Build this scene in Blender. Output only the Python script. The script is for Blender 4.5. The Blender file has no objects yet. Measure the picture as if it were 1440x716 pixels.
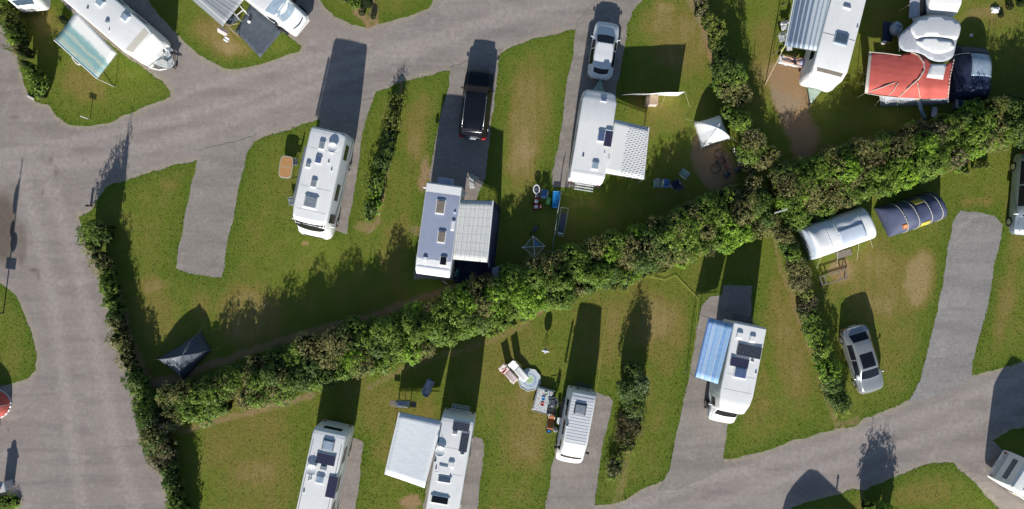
import bpy, bmesh, math, random
import numpy as np
from mathutils import Vector, Matrix, geometry, noise as mnoise
random.seed(7); rng = np.random.default_rng(11)
SC = bpy.context.scene
COL = SC.collection
HC, S = 50.0, 20.0            # camera height in metres; photo pixels per metre on the ground
R = math.radians
def G(px, py, z=0.0):
    k = (1 - z / HC) / S
    return Vector(((px - 720) * k, (358 - py) * k, z))
def G2(px, py, z=0.0):
    g = G(px, py, z); return (g.x, g.y)

# ------------------------------------------------------------------ materials
M = {}
def newmat(name):
    m = bpy.data.materials.new(name); m.use_nodes = True
    nt = m.node_tree; nt.nodes.clear()
    out = nt.nodes.new('ShaderNodeOutputMaterial')
    M[name] = m
    return m, nt, out
def nd(nt, t, **kw):
    n = nt.nodes.new(t)
    for k, v in kw.items(): setattr(n, k, v)
    return n
def lk(nt, a, b): nt.links.new(a, b)
def noise_n(nt, scale, detail=4, rough=.6, vec=None, dist=0):
    n = nd(nt, 'ShaderNodeTexNoise'); n.inputs['Scale'].default_value = scale
    n.inputs['Detail'].default_value = detail; n.inputs['Roughness'].default_value = rough
    n.inputs['Distortion'].default_value = dist
    if vec is not None: lk(nt, vec, n.inputs['Vector'])
    return n
def mixc(nt, fac, a, b, mode='MIX'):
    m = nd(nt, 'ShaderNodeMix', data_type='RGBA', blend_type=mode)
    for s, v in ((m.inputs[0], fac), (m.inputs[6], a), (m.inputs[7], b)):
        if hasattr(v, 'links'): lk(nt, v, s)
        elif isinstance(v, (int, float)): s.default_value = v
        else: s.default_value = (*v, 1) if len(v) == 3 else v
    return m.outputs[2]
def maprange(nt, v, a, b, c=0., d=1.):
    m = nd(nt, 'ShaderNodeMapRange'); lk(nt, v, m.inputs[0])
    for i, x in enumerate((a, b, c, d)): m.inputs[i + 1].default_value = x
    return m.outputs[0]
def mathn(nt, op, a, b=None):
    m = nd(nt, 'ShaderNodeMath', operation=op)
    for s, v in ((m.inputs[0], a), (m.inputs[1], b)):
        if v is None: continue
        if hasattr(v, 'links'): lk(nt, v, s)
        else: s.default_value = v
    return m.outputs[0]
def objco(nt): return nd(nt, 'ShaderNodeTexCoord').outputs['Object']
def bsdf(nt, out, col, rough=.5, metal=0, spec=.5, coat=0, bump=None, bstr=.3, bdist=.02):
    b = nd(nt, 'ShaderNodeBsdfPrincipled')
    if hasattr(col, 'links'): lk(nt, col, b.inputs['Base Color'])
    else: b.inputs['Base Color'].default_value = (*col, 1)
    if hasattr(rough, 'links'): lk(nt, rough, b.inputs['Roughness'])
    else: b.inputs['Roughness'].default_value = rough
    b.inputs['Metallic'].default_value = metal
    b.inputs['Specular IOR Level'].default_value = spec
    b.inputs['Coat Weight'].default_value = coat
    if bump is not None:
        bp = nd(nt, 'ShaderNodeBump'); bp.inputs['Strength'].default_value = bstr
        bp.inputs['Distance'].default_value = bdist
        lk(nt, bump, bp.inputs['Height']); lk(nt, bp.outputs[0], b.inputs['Normal'])
    lk(nt, b.outputs[0], out.inputs[0]); return b
def solid(name, col, rough=.5, metal=0, spec=.5, coat=0, var=.12, scale=3, dirt=None, bstr=0):
    m, nt, out = newmat(name)
    co = objco(nt)
    n = noise_n(nt, scale, 5, .65, co)
    a = tuple(c * (1 - var) for c in col); b = tuple(min(1, c * (1 + var * .6)) for c in col)
    c = mixc(nt, maprange(nt, n.outputs[0], .3, .7), a, b)
    if dirt:
        n2 = noise_n(nt, 1.1, 6, .7, co)
        c = mixc(nt, maprange(nt, n2.outputs[0], .52, .75, 0, dirt), c, (.28, .25, .2))
        mp = nd(nt, 'ShaderNodeMapping'); lk(nt, co, mp.inputs[0]); mp.inputs['Scale'].default_value = (.5, 6, 1.5)
        n3 = noise_n(nt, 1.6, 5, .7, mp.outputs[0], .2)
        c = mixc(nt, maprange(nt, n3.outputs[0], .56, .74, 0, dirt * 1.6), c, (.36, .35, .33))
    bsdf(nt, out, c, rough, metal, spec, coat, n.outputs[0] if bstr else None, bstr)
    return m
solid('white_shell', (.98, .965, .935), .6, spec=.06, var=.02, scale=1.6, dirt=.12)
solid('white_paint', (.94, .935, .925), .3, spec=.3, coat=.25, var=.02, dirt=.04)
solid('grey_shell', (.40, .44, .56), .4, var=.06, scale=1.4, dirt=.15)
solid('cream_trim', (.66, .62, .52), .5, var=.08)
solid('silver_paint', (.50, .51, .50), .24, metal=.55, coat=.6, var=.05)
solid('black_paint', (.010, .011, .016), .3, spec=.4, coat=.25, var=.1)
solid('blue_grey_paint', (.3, .36, .42), .25, metal=.3, coat=.6, var=.05)
solid('glass_dark', (.012, .014, .02), .12, spec=.35, var=.1)
solid('glass_tint', (.08, .12, .17), .08, spec=.8, var=.2)
solid('glass_pale', (.42, .52, .62), .1, spec=.8, var=.25, scale=4)
solid('acrylic', (.30, .33, .37), .15, spec=.7, var=.3, scale=5)
solid('acrylic_blue', (.12, .17, .32), .12, spec=.7, var=.3, scale=5)
solid('acrylic_brown', (.30, .25, .2), .2, spec=.6, var=.3, scale=6)
solid('rubber', (.02, .02, .02), .85, var=.2)
solid('dark_plastic', (.035, .037, .04), .5, var=.2)
solid('mid_plastic', (.20, .21, .22), .5, var=.2)
solid('pale_plastic', (.62, .64, .63), .45, var=.1)
solid('aluminium', (.6, .61, .62), .3, metal=.8, var=.1)
solid('steel_dark', (.12, .12, .13), .4, metal=.6, var=.2)
solid('red_lens', (.5, .02, .02), .2, var=.1)
solid('red_plastic', (.55, .05, .04), .4, var=.1)
solid('pale_blue_fabric', (.62, .69, .80), .7, spec=.2, var=.1, scale=3)
solid('leafy_dark', (.05, .08, .02), .9, var=.5, scale=14)
solid('orange_plastic', (.62, .2, .05), .5, var=.15)
solid('blue_plastic', (.03, .28, .62), .35, var=.1)
solid('sky_fabric', (.10, .25, .55), .8, var=.2)
solid('navy_fabric', (.022, .035, .085), .75, var=.25, scale=2)
solid('navy_tent', (.085, .10, .18), .6, var=.2, scale=2)
solid('slate_fabric', (.10, .12, .15), .8, var=.2, scale=3)
solid('grey_fabric', (.27, .29, .31), .85, var=.12)
solid('grey_and_shaded_white', (.55, .56, .60), .6, var=.15)
solid('white_fabric', (.97, .95, .92), .8, var=.05, scale=4)
solid('tent_white', (.95, .95, .94), .7, spec=.2, var=.03, scale=3, dirt=.06)
solid('red_fabric', (.66, .135, .105), .75, var=.12, scale=2)
solid('purple_plastic', (.10, .08, .3), .5, var=.2)
solid('teal_fabric', (.03, .2, .22), .7, var=.25, scale=8)
solid('green_plastic', (.15, .55, .12), .5, var=.15)
solid('pale_green', (.42, .52, .42), .6, var=.1)
solid('lilac_fabric', (.55, .5, .7), .8, var=.2, scale=12)
solid('pink_fabric', (.75, .60, .56), .8, var=.12, scale=8)
solid('yellow_plastic', (.72, .58, .10), .5, var=.1)
solid('skin', (.60, .36, .25), .55, var=.08)
solid('hair', (.06, .035, .02), .7, var=.2)
solid('wood', (.42, .25, .12), .6, var=.3, scale=9)
solid('wood_pale', (.55, .40, .27), .6, var=.2, scale=9)
solid('wood_grey', (.26, .22, .18), .8, var=.3, scale=9)
solid('table_tan', (.62, .33, .13), .5, var=.12, scale=5)
solid('rope', (.62, .6, .42), .8, var=.1)
solid('yellow_rope', (.55, .55, .12), .8, var=.1)
solid('stone_white', (.7, .69, .64), .8, var=.15, scale=10)
solid('bark', (.10, .07, .045), .9, var=.35, scale=12)
solid('dead_twig', (.26, .19, .12), .9, var=.3, scale=8)
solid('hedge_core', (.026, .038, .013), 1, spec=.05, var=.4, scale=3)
solid('soil_core', (.10, .08, .05), 1, spec=.05, var=.4, scale=3)
solid('plate_white', (.8, .8, .8), .4, var=.03)
solid('plate_mark', (.02, .02, .03), .5)

def stripes(name, cols, period, axis=0, rough=.75, duty=None, cross=None, wob=.0, dirt=.1):
    """stripes along one local axis of the sheet's UV; cols = list of (position 0..1, colour) of one period"""
    m, nt, out = newmat(name)
    uv = nd(nt, 'ShaderNodeUVMap').outputs[0]
    sp = nd(nt, 'ShaderNodeSeparateXYZ'); lk(nt, uv, sp.inputs[0])
    x = sp.outputs[axis]
    f = mathn(nt, 'FRACT', mathn(nt, 'DIVIDE', x, period))
    r = nd(nt, 'ShaderNodeValToRGB'); r.color_ramp.interpolation = 'CONSTANT'
    el = r.color_ramp.elements
    while len(el) > 1: el.remove(el[-1])
    el[0].position = cols[0][0]; el[0].color = (*cols[0][1], 1)
    for p, c in cols[1:]:
        e = el.new(p); e.color = (*c, 1)
    lk(nt, f, r.inputs[0]); c = r.outputs[0]
    if cross:
        p2, c2, w2 = cross
        f2 = mathn(nt, 'FRACT', mathn(nt, 'DIVIDE', sp.outputs[1 - axis], p2))
        c = mixc(nt, mathn(nt, 'LESS_THAN', f2, w2), c, c2)
    n = noise_n(nt, 2.2, 5, .65, uv)
    c = mixc(nt, maprange(nt, n.outputs[0], .35, .75, 0, dirt), c, (.25, .24, .2))
    bsdf(nt, out, c, rough, bump=n.outputs[0], bstr=.4, bdist=.05)
    return m
W = (.97, .95, .90)
def ruffled(name, base_cols, start):   # awning with plain part and zigzag bands beyond `start`
    m, nt, out = newmat(name)
    uv = nd(nt, 'ShaderNodeUVMap').outputs[0]
    sp = nd(nt, 'ShaderNodeSeparateXYZ'); lk(nt, uv, sp.inputs[0])
    n = noise_n(nt, 1.6, 3, .6, uv)
    x = mathn(nt, 'ADD', sp.outputs[0], mathn(nt, 'MULTIPLY', n.outputs[0], .45))
    r = nd(nt, 'ShaderNodeValToRGB'); el = r.color_ramp.elements
    lst = base_cols
    el[0].position = lst[0][0]; el[0].color = (*lst[0][1], 1)
    el[1].position = lst[1][0]; el[1].color = (*lst[1][1], 1)
    for p, c in lst[2:]:
        e = el.new(p); e.color = (*c, 1)
    lk(nt, mathn(nt, 'DIVIDE', x, start), r.inputs[0])
    bsdf(nt, out, r.outputs[0], .75)
    return m
T1, T2 = (.26, .47, .47), (.36, .56, .52)
ruffled('awning_teal', [(0, W), (.36, W), (.44, T2), (.52, T1), (.60, (.55, .62, .5)), (.66, T1), (.76, T2), (.84, (.58, .62, .48)), (.9, T1), (1, T1)], 2.9)
stripes('awning_grey', [(0, (.45, .46, .47)), (.22, (.13, .14, .16)), (.30, (.55, .56, .57)), (.62, (.25, .26, .28)), (.68, (.48, .49, .5))], .55, 0)
stripes('awning_check', [(0, (.84, .83, .78)), (.40, (.30, .30, .30)), (.48, (.86, .85, .8)), (.74, (.46, .46, .45)), (.80, (.82, .82, .77))], .30, 0, cross=(.55, (.5, .5, .5), .05))
stripes('awning_blue', [(0, (.36, .60, .93)), (.10, (.55, .74, .95)), (.14, (.30, .54, .90)), (.30, (.62, .78, .95)), (.34, (.42, .65, .94)), (.52, (.24, .48, .88)), (.56, (.52, .70, .94)), (.72, (.20, .42, .84)), (.76, (.40, .60, .92)), (.9, (.16, .36, .80))], 1.75, 0, cross=(.42, (.55, .72, .93), .05))
stripes('awning_navy', [(0, (.72, .78, .80)), (.05, (.42, .50, .56)), (.09, (.76, .80, .82)), (.16, (.38, .46, .54)), (.2, (.72, .77, .8)), (.27, (.30, .38, .47)), (.32, (.66, .71, .75)), (.40, (.20, .27, .36)), (.47, (.58, .64, .69)), (.52, (.16, .22, .31)), (.60, (.50, .56, .62)), (.64, (.14, .19, .28)), (.73, (.48, .54, .60)), (.76, (.13, .18, .27)), (.86, (.45, .5, .56)), (.89, (.12, .17, .26))], 2.62, 0)
stripes('awning_light', [(0, (.45, .55, .62)), (.35, (.75, .77, .77)), (.5, (.30, .38, .46)), (.62, (.72, .75, .75))], .36, 0, cross=(.3, (.5, .56, .6), .12))
stripes('van_ribs', [(0, (.88, .87, .85)), (.60, (.30, .34, .44)), (.78, (.55, .58, .63)), (.86, (.9, .89, .87))], .205, 0, rough=.4, dirt=.03)
stripes('solar_cells', [(0, (.02, .024, .04)), (.93, (.35, .37, .42))], .105, 0, rough=.15, cross=(.105, (.35, .37, .42), .07), dirt=.0)
stripes('solar_plain', [(0, (.045, .045, .085)), (.94, (.12, .12, .2))], .12, 0, rough=.18, dirt=.0)
def dashes(name):
    m, nt, out = newmat(name)
    uv = nd(nt, 'ShaderNodeUVMap').outputs[0]
    mp = nd(nt, 'ShaderNodeMapping'); mp.inputs['Rotation'].default_value = (0, 0, R(24)); mp.inputs['Scale'].default_value = (1, 1, 1)
    lk(nt, uv, mp.inputs[0])
    b = nd(nt, 'ShaderNodeTexBrick'); lk(nt, mp.outputs[0], b.inputs[0])
    b.inputs['Scale'].default_value = 1; b.inputs['Brick Width'].default_value = .26; b.inputs['Row Height'].default_value = .15
    b.inputs['Mortar Size'].default_value = .052; b.inputs['Mortar Smooth'].default_value = .1
    b.inputs['Color1'].default_value = (.12, .14, .2, 1); b.inputs['Color2'].default_value = (.2, .22, .28, 1); b.inputs['Mortar'].default_value = (*W, 1)
    sp = nd(nt, 'ShaderNodeSeparateXYZ'); lk(nt, uv, sp.inputs[0])
    c = mixc(nt, mathn(nt, 'GREATER_THAN', sp.outputs[0], 1.0), W, b.outputs[0])
    bsdf(nt, out, c, .75)
dashes('awning_dash')
stripes('awning_plain', [(0, (.93, .95, .95)), (.5, (.92, .94, .945))], 1.2, 0, dirt=.03)

def spotted(name, base, spots, scale):
    m, nt, out = newmat(name)
    v = nd(nt, 'ShaderNodeTexVoronoi'); v.inputs['Scale'].default_value = scale; lk(nt, objco(nt), v.inputs[0])
    r = nd(nt, 'ShaderNodeValToRGB'); r.color_ramp.interpolation = 'CONSTANT'; el = r.color_ramp.elements
    sp = nd(nt, 'ShaderNodeSeparateColor'); lk(nt, v.outputs['Color'], sp.inputs[0]); lk(nt, sp.outputs[0], r.inputs[0])
    el[0].color = (*spots[0], 1); el[0].position = 0; el[1].position = 1 / len(spots); el[1].color = (*spots[1], 1)
    for i, c in enumerate(spots[2:]): e = el.new((i + 2) / len(spots)); e.color = (*c, 1)
    c = mixc(nt, mathn(nt, 'LESS_THAN', v.outputs['Distance'], .38), base, r.outputs[0])
    bsdf(nt, out, c, .7)
spotted('tablecloth_print', (.74, .74, .72), [(.3, .5, .6), (.55, .25, .3), (.35, .37, .4), (.5, .55, .5)], 7)
spotted('towel_print', (.75, .72, .7), [(.5, .15, .15), (.4, .4, .5), (.2, .2, .25)], 9)
def parasol_mat():
    m, nt, out = newmat('parasol_print')
    co = objco(nt); l = nd(nt, 'ShaderNodeVectorMath', operation='LENGTH'); 
    sx = nd(nt, 'ShaderNodeVectorMath', operation='MULTIPLY'); sx.inputs[1].default_value = (1, 1, 0); lk(nt, co, sx.inputs[0]); lk(nt, sx.outputs[0], l.inputs[0])
    r = nd(nt, 'ShaderNodeValToRGB'); el = r.color_ramp.elements
    el[0].position = 0; el[0].color = (.5, .66, .3, 1); el[1].position = .95; el[1].color = (.2, .3, .5, 1)
    for p, c in ((.22, (.5, .7, .36)), (.3, (.68, .74, .72)), (.45, (.25, .36, .6)), (.52, (.68, .74, .76)), (.82, (.66, .72, .76)), (.88, (.3, .45, .5))):
        e = el.new(p); e.color = (*c, 1)
    n = noise_n(nt, 9, 3, .7, co)
    lk(nt, mathn(nt, 'ADD', l.outputs['Value'], mathn(nt, 'MULTIPLY', mathn(nt, 'SUBTRACT', n.outputs[0], .5), .5)), r.inputs[0])
    bsdf(nt, out, r.outputs[0], .75)
parasol_mat()

# ------------------------------------------------------------------ mesh kit
class MB:
    def __init__(s): s.v = []; s.f = []; s.uv = {}
    def add(s, vs, fs):
        o = len(s.v); s.v += [tuple(v) for v in vs]
        s.f += [tuple(i + o for i in f) for f in fs]; return o
    def box(s, c, d, rz=0, b=0, ry=0, rx=0):
        x, y, z = (q / 2 for q in d); b = min(b, x * .9, y * .9, z * .9)
        mt = Matrix.Translation(c) @ Matrix.Rotation(rz, 4, 'Z') @ Matrix.Rotation(ry, 4, 'Y') @ Matrix.Rotation(rx, 4, 'X')
        if b <= 0:
            vs = [(i * x, j * y, k * z) for i in (-1, 1) for j in (-1, 1) for k in (-1, 1)]
            fs = [(0, 1, 3, 2), (4, 6, 7, 5), (0, 4, 5, 1), (2, 3, 7, 6), (0, 2, 6, 4), (1, 5, 7, 3)]
        else:
            lv = [(-z, x - b, y - b), (-z + b, x, y), (z - b, x, y), (z, x - b, y - b)]
            vs = []; fs = []
            for q, (zz, a, c2) in enumerate(lv):
                e = b * .7
                ring = [(-a + e, -c2), (a - e, -c2), (a, -c2 + e), (a, c2 - e), (a - e, c2), (-a + e, c2), (-a, c2 - e), (-a, -c2 + e)]
                vs += [(p[0], p[1], zz) for p in ring]
                if q: fs += [((q - 1) * 8 + i, (q - 1) * 8 + (i + 1) % 8, q * 8 + (i + 1) % 8, q * 8 + i) for i in range(8)]
            fs += [tuple(range(7, -1, -1)), tuple(range(24, 32))]
        s.add([mt @ Vector(v) for v in vs], fs); return s
    def tube(s, p0, p1, r, n=8, r1=None, cap=True):
        p0, p1 = Vector(p0), Vector(p1); r1 = r if r1 is None else r1
        d = (p1 - p0); 
        if d.length < 1e-6: return s
        q = d.to_track_quat('Z', 'Y'); vs = []
        for p, rr in ((p0, r), (p1, r1)):
            for i in range(n):
                a = 2 * math.pi * i / n; vs.append(p + q @ Vector((rr * math.cos(a), rr * math.sin(a), 0)))
        fs = [(i, (i + 1) % n, n + (i + 1) % n, n + i) for i in range(n)]
        if cap: fs += [tuple(range(n - 1, -1, -1)), tuple(range(n, 2 * n))]
        s.add(vs, fs); return s
    def path(s, pts, r, n=8):
        for a, b in zip(pts[:-1], pts[1:]): s.tube(a, b, r, n)
        return s
    def prism(s, pts, z0, z1):
        n = len(pts); vs = [(p[0], p[1], z0) for p in pts] + [(p[0], p[1], z1) for p in pts]
        s.add(vs, [tuple(range(n - 1, -1, -1)), tuple(range(n, 2 * n))] + [(i, (i + 1) % n, n + (i + 1) % n, n + i) for i in range(n)]); return s
    def lathe(s, prof, c=(0, 0, 0), n=24, axis='Z', rz=0):
        mt = Matrix.Translation(c) @ Matrix.Rotation(rz, 4, 'Z')
        if axis == 'Y': mt = mt @ Matrix.Rotation(R(90), 4, 'X')
        vs = [];
        for r, z in prof:
            for i in range(n):
                a = 2 * math.pi * i / n; vs.append(mt @ Vector((r * math.cos(a), r * math.sin(a), z)))
        fs = []
        for k in range(len(prof) - 1):
            fs += [(k * n + i, k * n + (i + 1) % n, (k + 1) * n + (i + 1) % n, (k + 1) * n + i) for i in range(n)]
        fs += [tuple(range(n - 1, -1, -1)), tuple(range((len(prof) - 1) * n, len(prof) * n))]
        s.add(vs, fs); return s
    def grid(s, fn, nu, nv, uvfn=None, close=False):
        o = len(s.v); vs = []
        for j in range(nv + 1):
            for i in range(nu + 1): vs.append(fn(i / nu, j / nv))
        fs = [(j * (nu + 1) + i, j * (nu + 1) + i + 1, (j + 1) * (nu + 1) + i + 1, (j + 1) * (nu + 1) + i) for j in range(nv) for i in range(nu)]
        s.add(vs, fs)
        if uvfn:
            k = 0
            for j in range(nv + 1):
                for i in range(nu + 1): s.uv[o + k] = uvfn(i / nu, j / nv); k += 1
        return s
    def ell(s, c, r, n=12, m=8, rz=0):
        rx, ry, rz_ = r
        mt = Matrix.Translation(c) @ Matrix.Rotation(rz, 4, 'Z')
        vs = []
        for j in range(1, m):
            t = math.pi * j / m
            for i in range(n):
                a = 2 * math.pi * i / n; vs.append(mt @ Vector((rx * math.sin(t) * math.cos(a), ry * math.sin(t) * math.sin(a), -rz_ * math.cos(t))))
        vs += [mt @ Vector((0, 0, -rz_)), mt @ Vector((0, 0, rz_))]
        b, tp = len(vs) - 2, len(vs) - 1
        fs = [((j) * n + i, j * n + (i + 1) % n, (j + 1) * n + (i + 1) % n, (j + 1) * n + i) for j in range(m - 2) for i in range(n)]
        fs += [(b, (i + 1) % n, i) for i in range(n)] + [((m - 2) * n + i, (m - 2) * n + (i + 1) % n, tp) for i in range(n)]
        s.add(vs, fs); return s
    def build(s, name, mat, parent=None, smooth=False, frame=None, thick=0, bevel=0):
        me = bpy.data.meshes.new(name)
        vs = s.v
        if frame is not None:
            inv = frame.inverted(); vs = [inv @ Vector(v) for v in vs]
        me.from_pydata([tuple(v) for v in vs], [], s.f)
        if s.uv:
            l = me.uv_layers.new(name='UVMap')
            for lp in me.loops: l.data[lp.index].uv = s.uv.get(lp.vertex_index, (0, 0))
        bm = bmesh.new(); bm.from_mesh(me); bmesh.ops.recalc_face_normals(bm, faces=bm.faces); bm.to_mesh(me); bm.free()
        me.materials.append(M[mat] if isinstance(mat, str) else mat)
        if smooth:
            me.polygons.foreach_set('use_smooth', [True] * len(me.polygons))
            if smooth is not True and hasattr(me, 'set_sharp_from_angle'): me.set_sharp_from_angle(angle=R(smooth))
        o = bpy.data.objects.new(name, me); COL.objects.link(o)
        if parent is not None: o.parent = parent
        if thick:
            md = o.modifiers.new('Solidify', 'SOLIDIFY'); md.thickness = thick; md.offset = 0
        if bevel:
            md = o.modifiers.new('Bevel', 'BEVEL'); md.width = bevel; md.segments = 2; md.limit_method = 'ANGLE'
        return o
def tag(o, label=None, cat=None, group=None, kind=None):
    for k, v in (('label', label), ('category', cat), ('group', group), ('kind', kind)):
        if v: o[k] = v
    return o
def thing(name, label, cat, loc=(0, 0, 0), rz=0, group=None):
    o = bpy.data.objects.new(name, None); COL.objects.link(o); o.empty_display_size = .2
    o.location = loc; o.rotation_euler = (0, 0, rz); tag(o, label, cat, group); return o
def frame(o): return Matrix.Translation(o.location) @ Matrix.Rotation(o.rotation_euler.z, 4, 'Z')
def kids(o): return [c for c in bpy.data.objects if c.parent == o]
def dup(root, loc, rz, label, group=None):
    r = root.copy(); COL.objects.link(r); r.location = loc; r.rotation_euler = (0, 0, rz); r['label'] = label
    if group: r['group'] = group
    for ch in kids(root):
        c = ch.copy(); COL.objects.link(c); c.parent = r
        for g in kids(ch):
            d = g.copy(); COL.objects.link(d); d.parent = c
    return r
# ------------------------------------------------------------------ the ground, traced as polygons (photo pixels -> metres on the ground)
def PX(lst): return [G2(x, y) for x, y in lst]
LAWNS = [
 [(110,305),(128,298),(150,262),(190,250),(220,240),(250,232),(277,226),(300,215),(345,208),(358,198),(380,190),(400,184),(425,176),(452,168),(480,158),(522,147),(530,131),(545,125),(567,113),(600,106),(633,99),(660,86),(700,76),(722,66),(760,52),(808,42),(835,22),(884,18),(893,14),(905,2),(912,-60),(1900,-60),(1900,330),(1560,470),(1440,507),(1400,520),(1370,527),(1320,545),(1290,552),(1278,562),(1262,573),(1240,580),(1215,588),(1200,600),(1180,603),(1150,610),(1110,622),(1060,640),(1018,646),(980,658),(940,668),(932,676),(900,690),(885,700),(870,708),(835,713),(770,728),(680,760),(400,850),(265,840),(250,760),(240,716),(225,655),(210,610),(195,560),(185,530),(165,490),(155,440),(145,400),(133,360),(118,330)],
 [(-30,-60),(0,30),(12,58),(25,78),(30,105),(38,130),(50,143),(68,148),(80,165),(97,176),(130,177),(150,173),(190,157),(240,137),(241,128),(225,112),(185,84),(130,45),(60,-20),(20,-60)],
 [(170,-60),(215,10),(262,62),(280,77),(295,88),(315,97),(335,99),(360,92),(421,73),(424,65),(405,50),(372,18),(330,-60)],
 [(430,-60),(447,-4),(458,12),(470,24),(490,33),(520,39),(530,34),(550,30),(560,28),(600,12),(606,5),(625,-60)],
 [(1070,800),(1100,722),(1120,712),(1165,698),(1200,687),(1215,690),(1240,678),(1265,668),(1300,655),(1315,651),(1340,652),(1360,668),(1385,695),(1410,720),(1460,800)],
 [(1394,618),(1420,606),(1440,602),(1500,575),(1700,500),(1700,600),(1500,655),(1440,650),(1415,640)],
 [(-200,330),(-60,372),(0,398),(20,415),(33,440),(45,470),(52,500),(50,520),(40,532),(20,540),(0,545),(-80,560),(-200,560)],
 [(-60,690),(-10,694),(8,696),(25,698),(28,707),(20,716),(0,730),(-60,740)],
]
PADS = [
 [(280,212),(276,226),(268,262),(258,310),(252,345),(247,378),(265,384),(290,389),(312,390),(318,350),(335,270),(348,212),(362,190)],
 [(452,160),(440,230),(425,318),(465,322),(487,329),(495,290),(503,235),(513,170),(524,138)],
 [(633,94),(631,120),(616,180),(602,262),(590,330),(582,392),(645,395),(655,330),(668,285),(683,250),(690,190),(697,120),(703,80),(708,68)],
 [(809,34),(805,80),(797,120),(785,210),(777,248),(778,263),(845,264),(858,190),(868,125),(873,100),(880,60),(882,35),(892,12),(885,0),(840,0)],
 [(1351,297),(1375,298),(1398,303),(1410,316),(1405,345),(1398,380),(1388,430),(1375,480),(1368,512),(1368,532),(1330,552),(1278,566),(1295,535),(1303,500),(1315,450),(1325,400),(1333,350),(1340,312)],
 [(985,432),(998,418),(1014,414),(1016,400),(1058,402),(1055,450),(1040,560),(1024,590),(1018,630),(1017,660),(950,690),(925,690),(941,662),(950,620),(965,550),(978,480)],
 [(840,552),(856,557),(862,564),(858,585),(850,620),(842,665),(836,700),(832,740),(762,740),(770,700),(780,640),(790,560)],
 [(660,612),(678,616),(682,625),(675,680),(668,740),(590,740),(610,620)],
 [(500,617),(511,622),(505,680),(497,740),(420,740),(450,620)],
]
LW = [PX(p) for p in LAWNS]; PW = [PX(p) for p in PADS]
def inside(poly, x, y):
    x = np.asarray(x); y = np.asarray(y); r = np.zeros(x.shape, bool); n = len(poly)
    for i in range(n):
        (x0, y0), (x1, y1) = poly[i], poly[(i + 1) % n]
        if y0 == y1: continue
        c = ((y0 > y) != (y1 > y)) & (x < (x1 - x0) * (y - y0) / (y1 - y0) + x0)
        r ^= c
    return r
def segdist(segs, x, y):
    d = np.full(np.shape(x), 1e9)
    for (ax, ay), (bx, by) in segs:
        dx, dy = bx - ax, by - ay; L = dx * dx + dy * dy + 1e-9
        t = np.clip(((x - ax) * dx + (y - ay) * dy) / L, 0, 1)
        d = np.minimum(d, (x - ax - t * dx) ** 2 + (y - ay - t * dy) ** 2)
    return np.sqrt(d)
def ring(p): return list(zip(p, p[1:] + p[:1]))
EDGE = [s for p in LW + PW for s in ring(p)]
def vnoise(x, y, s, seed=0):       # smooth value noise, vectorised
    g = np.random.default_rng(seed).random((256, 256)); x = np.asarray(x) * s + 500.3; y = np.asarray(y) * s + 500.7
    i = np.floor(x).astype(int); j = np.floor(y).astype(int); fx = x - i; fy = y - j
    fx = fx * fx * (3 - 2 * fx); fy = fy * fy * (3 - 2 * fy)
    a = g[i % 256, j % 256]; b = g[(i + 1) % 256, j % 256]; c = g[i % 256, (j + 1) % 256]; d = g[(i + 1) % 256, (j + 1) % 256]
    return (a * (1 - fx) + b * fx) * (1 - fy) + (c * (1 - fx) + d * fx) * fy
def fbm(x, y, s, seed=0, o=4):
    r = 0; a = .5
    for k in range(o): r = r + a * vnoise(x, y, s * 2 ** k, seed + k); a *= .5
    return r / (1 - .5 ** o)
# ellipses in photo pixels: x, y, rx, ry, turn, dry, soil
SPOTS = [(1108,118,30,46,6,.5,1.15),(1297,392,26,44,6,1.25,0),(1375,287,30,10,0,1.1,0),(1117,150,26,60,2,.3,1.0),(1100,105,28,24,0,.4,.7),(1075,80,20,60,0,.5,.1),(1130,200,26,50,0,.5,.75),
 (594,245,11,36,8,.5,.75),(586,325,12,14,0,.5,.6),(590,180,22,60,6,.6,0),(560,360,26,60,8,.5,0),(992,205,26,44,12,.3,1.0),(1010,240,34,34,0,.2,.95),(742,165,34,95,6,.62,0),(735,240,22,60,0,.45,0),
 (350,445,55,50,10,.7,0),(215,400,30,14,0,.6,.1),(220,440,36,46,0,.4,0),(250,250,34,14,-18,.35,.0),(960,60,46,55,0,.62,0),(915,20,30,30,0,.5,0),(938,8,16,8,0,.5,.3),(118,118,40,26,30,.5,.25),
 (300,52,42,30,40,.55,.05),(330,68,26,16,0,.5,.1),(575,705,20,12,0,.5,.75),(748,600,50,70,8,.6,.05),(700,520,60,60,0,.3,0),(1110,480,30,110,-12,.55,0),(1060,560,30,60,0,.3,0),
 (1235,395,70,60,0,.5,0),(1250,470,40,60,0,.3,0),(900,440,50,50,0,.55,0),(940,470,40,60,0,.4,0),(840,470,40,60,0,.35,0),(345,620,70,70,0,.45,0),(370,690,60,50,0,.35,0),(545,600,40,60,10,.4,0),
 (600,600,24,50,0,.4,0),(1410,430,16,60,8,.55,0),(1425,320,20,60,0,.5,0),(65,30,26,26,0,.5,.1),(560,18,24,12,0,.3,0),(1290,690,60,24,0,.4,0),(920,140,40,16,0,.4,0),(935,170,40,26,0,.4,0),
 (1180,380,26,22,-15,.4,.65),(872,395,10,5,-10,.2,.9),(757,440,12,6,-20,.2,.8),(505,560,30,40,0,.2,0),(430,340,5,6,0,.5,.8),(1020,570,10,10,0,.1,0),(1015,430,12,22,0,.2,.2),(605,395,30,20,0,.1,.2),
 (820,285,26,12,0,.3,.3),(790,265,14,10,0,.4,.3),(512,318,18,10,-20,.3,.6),(1405,20,40,20,0,.35,.1),(1250,30,20,30,0,.35,0),(1380,20,30,14,0,.2,.5),(280,432,20,20,0,.3,0),(690,30,30,30,0,0,0)]
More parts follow.
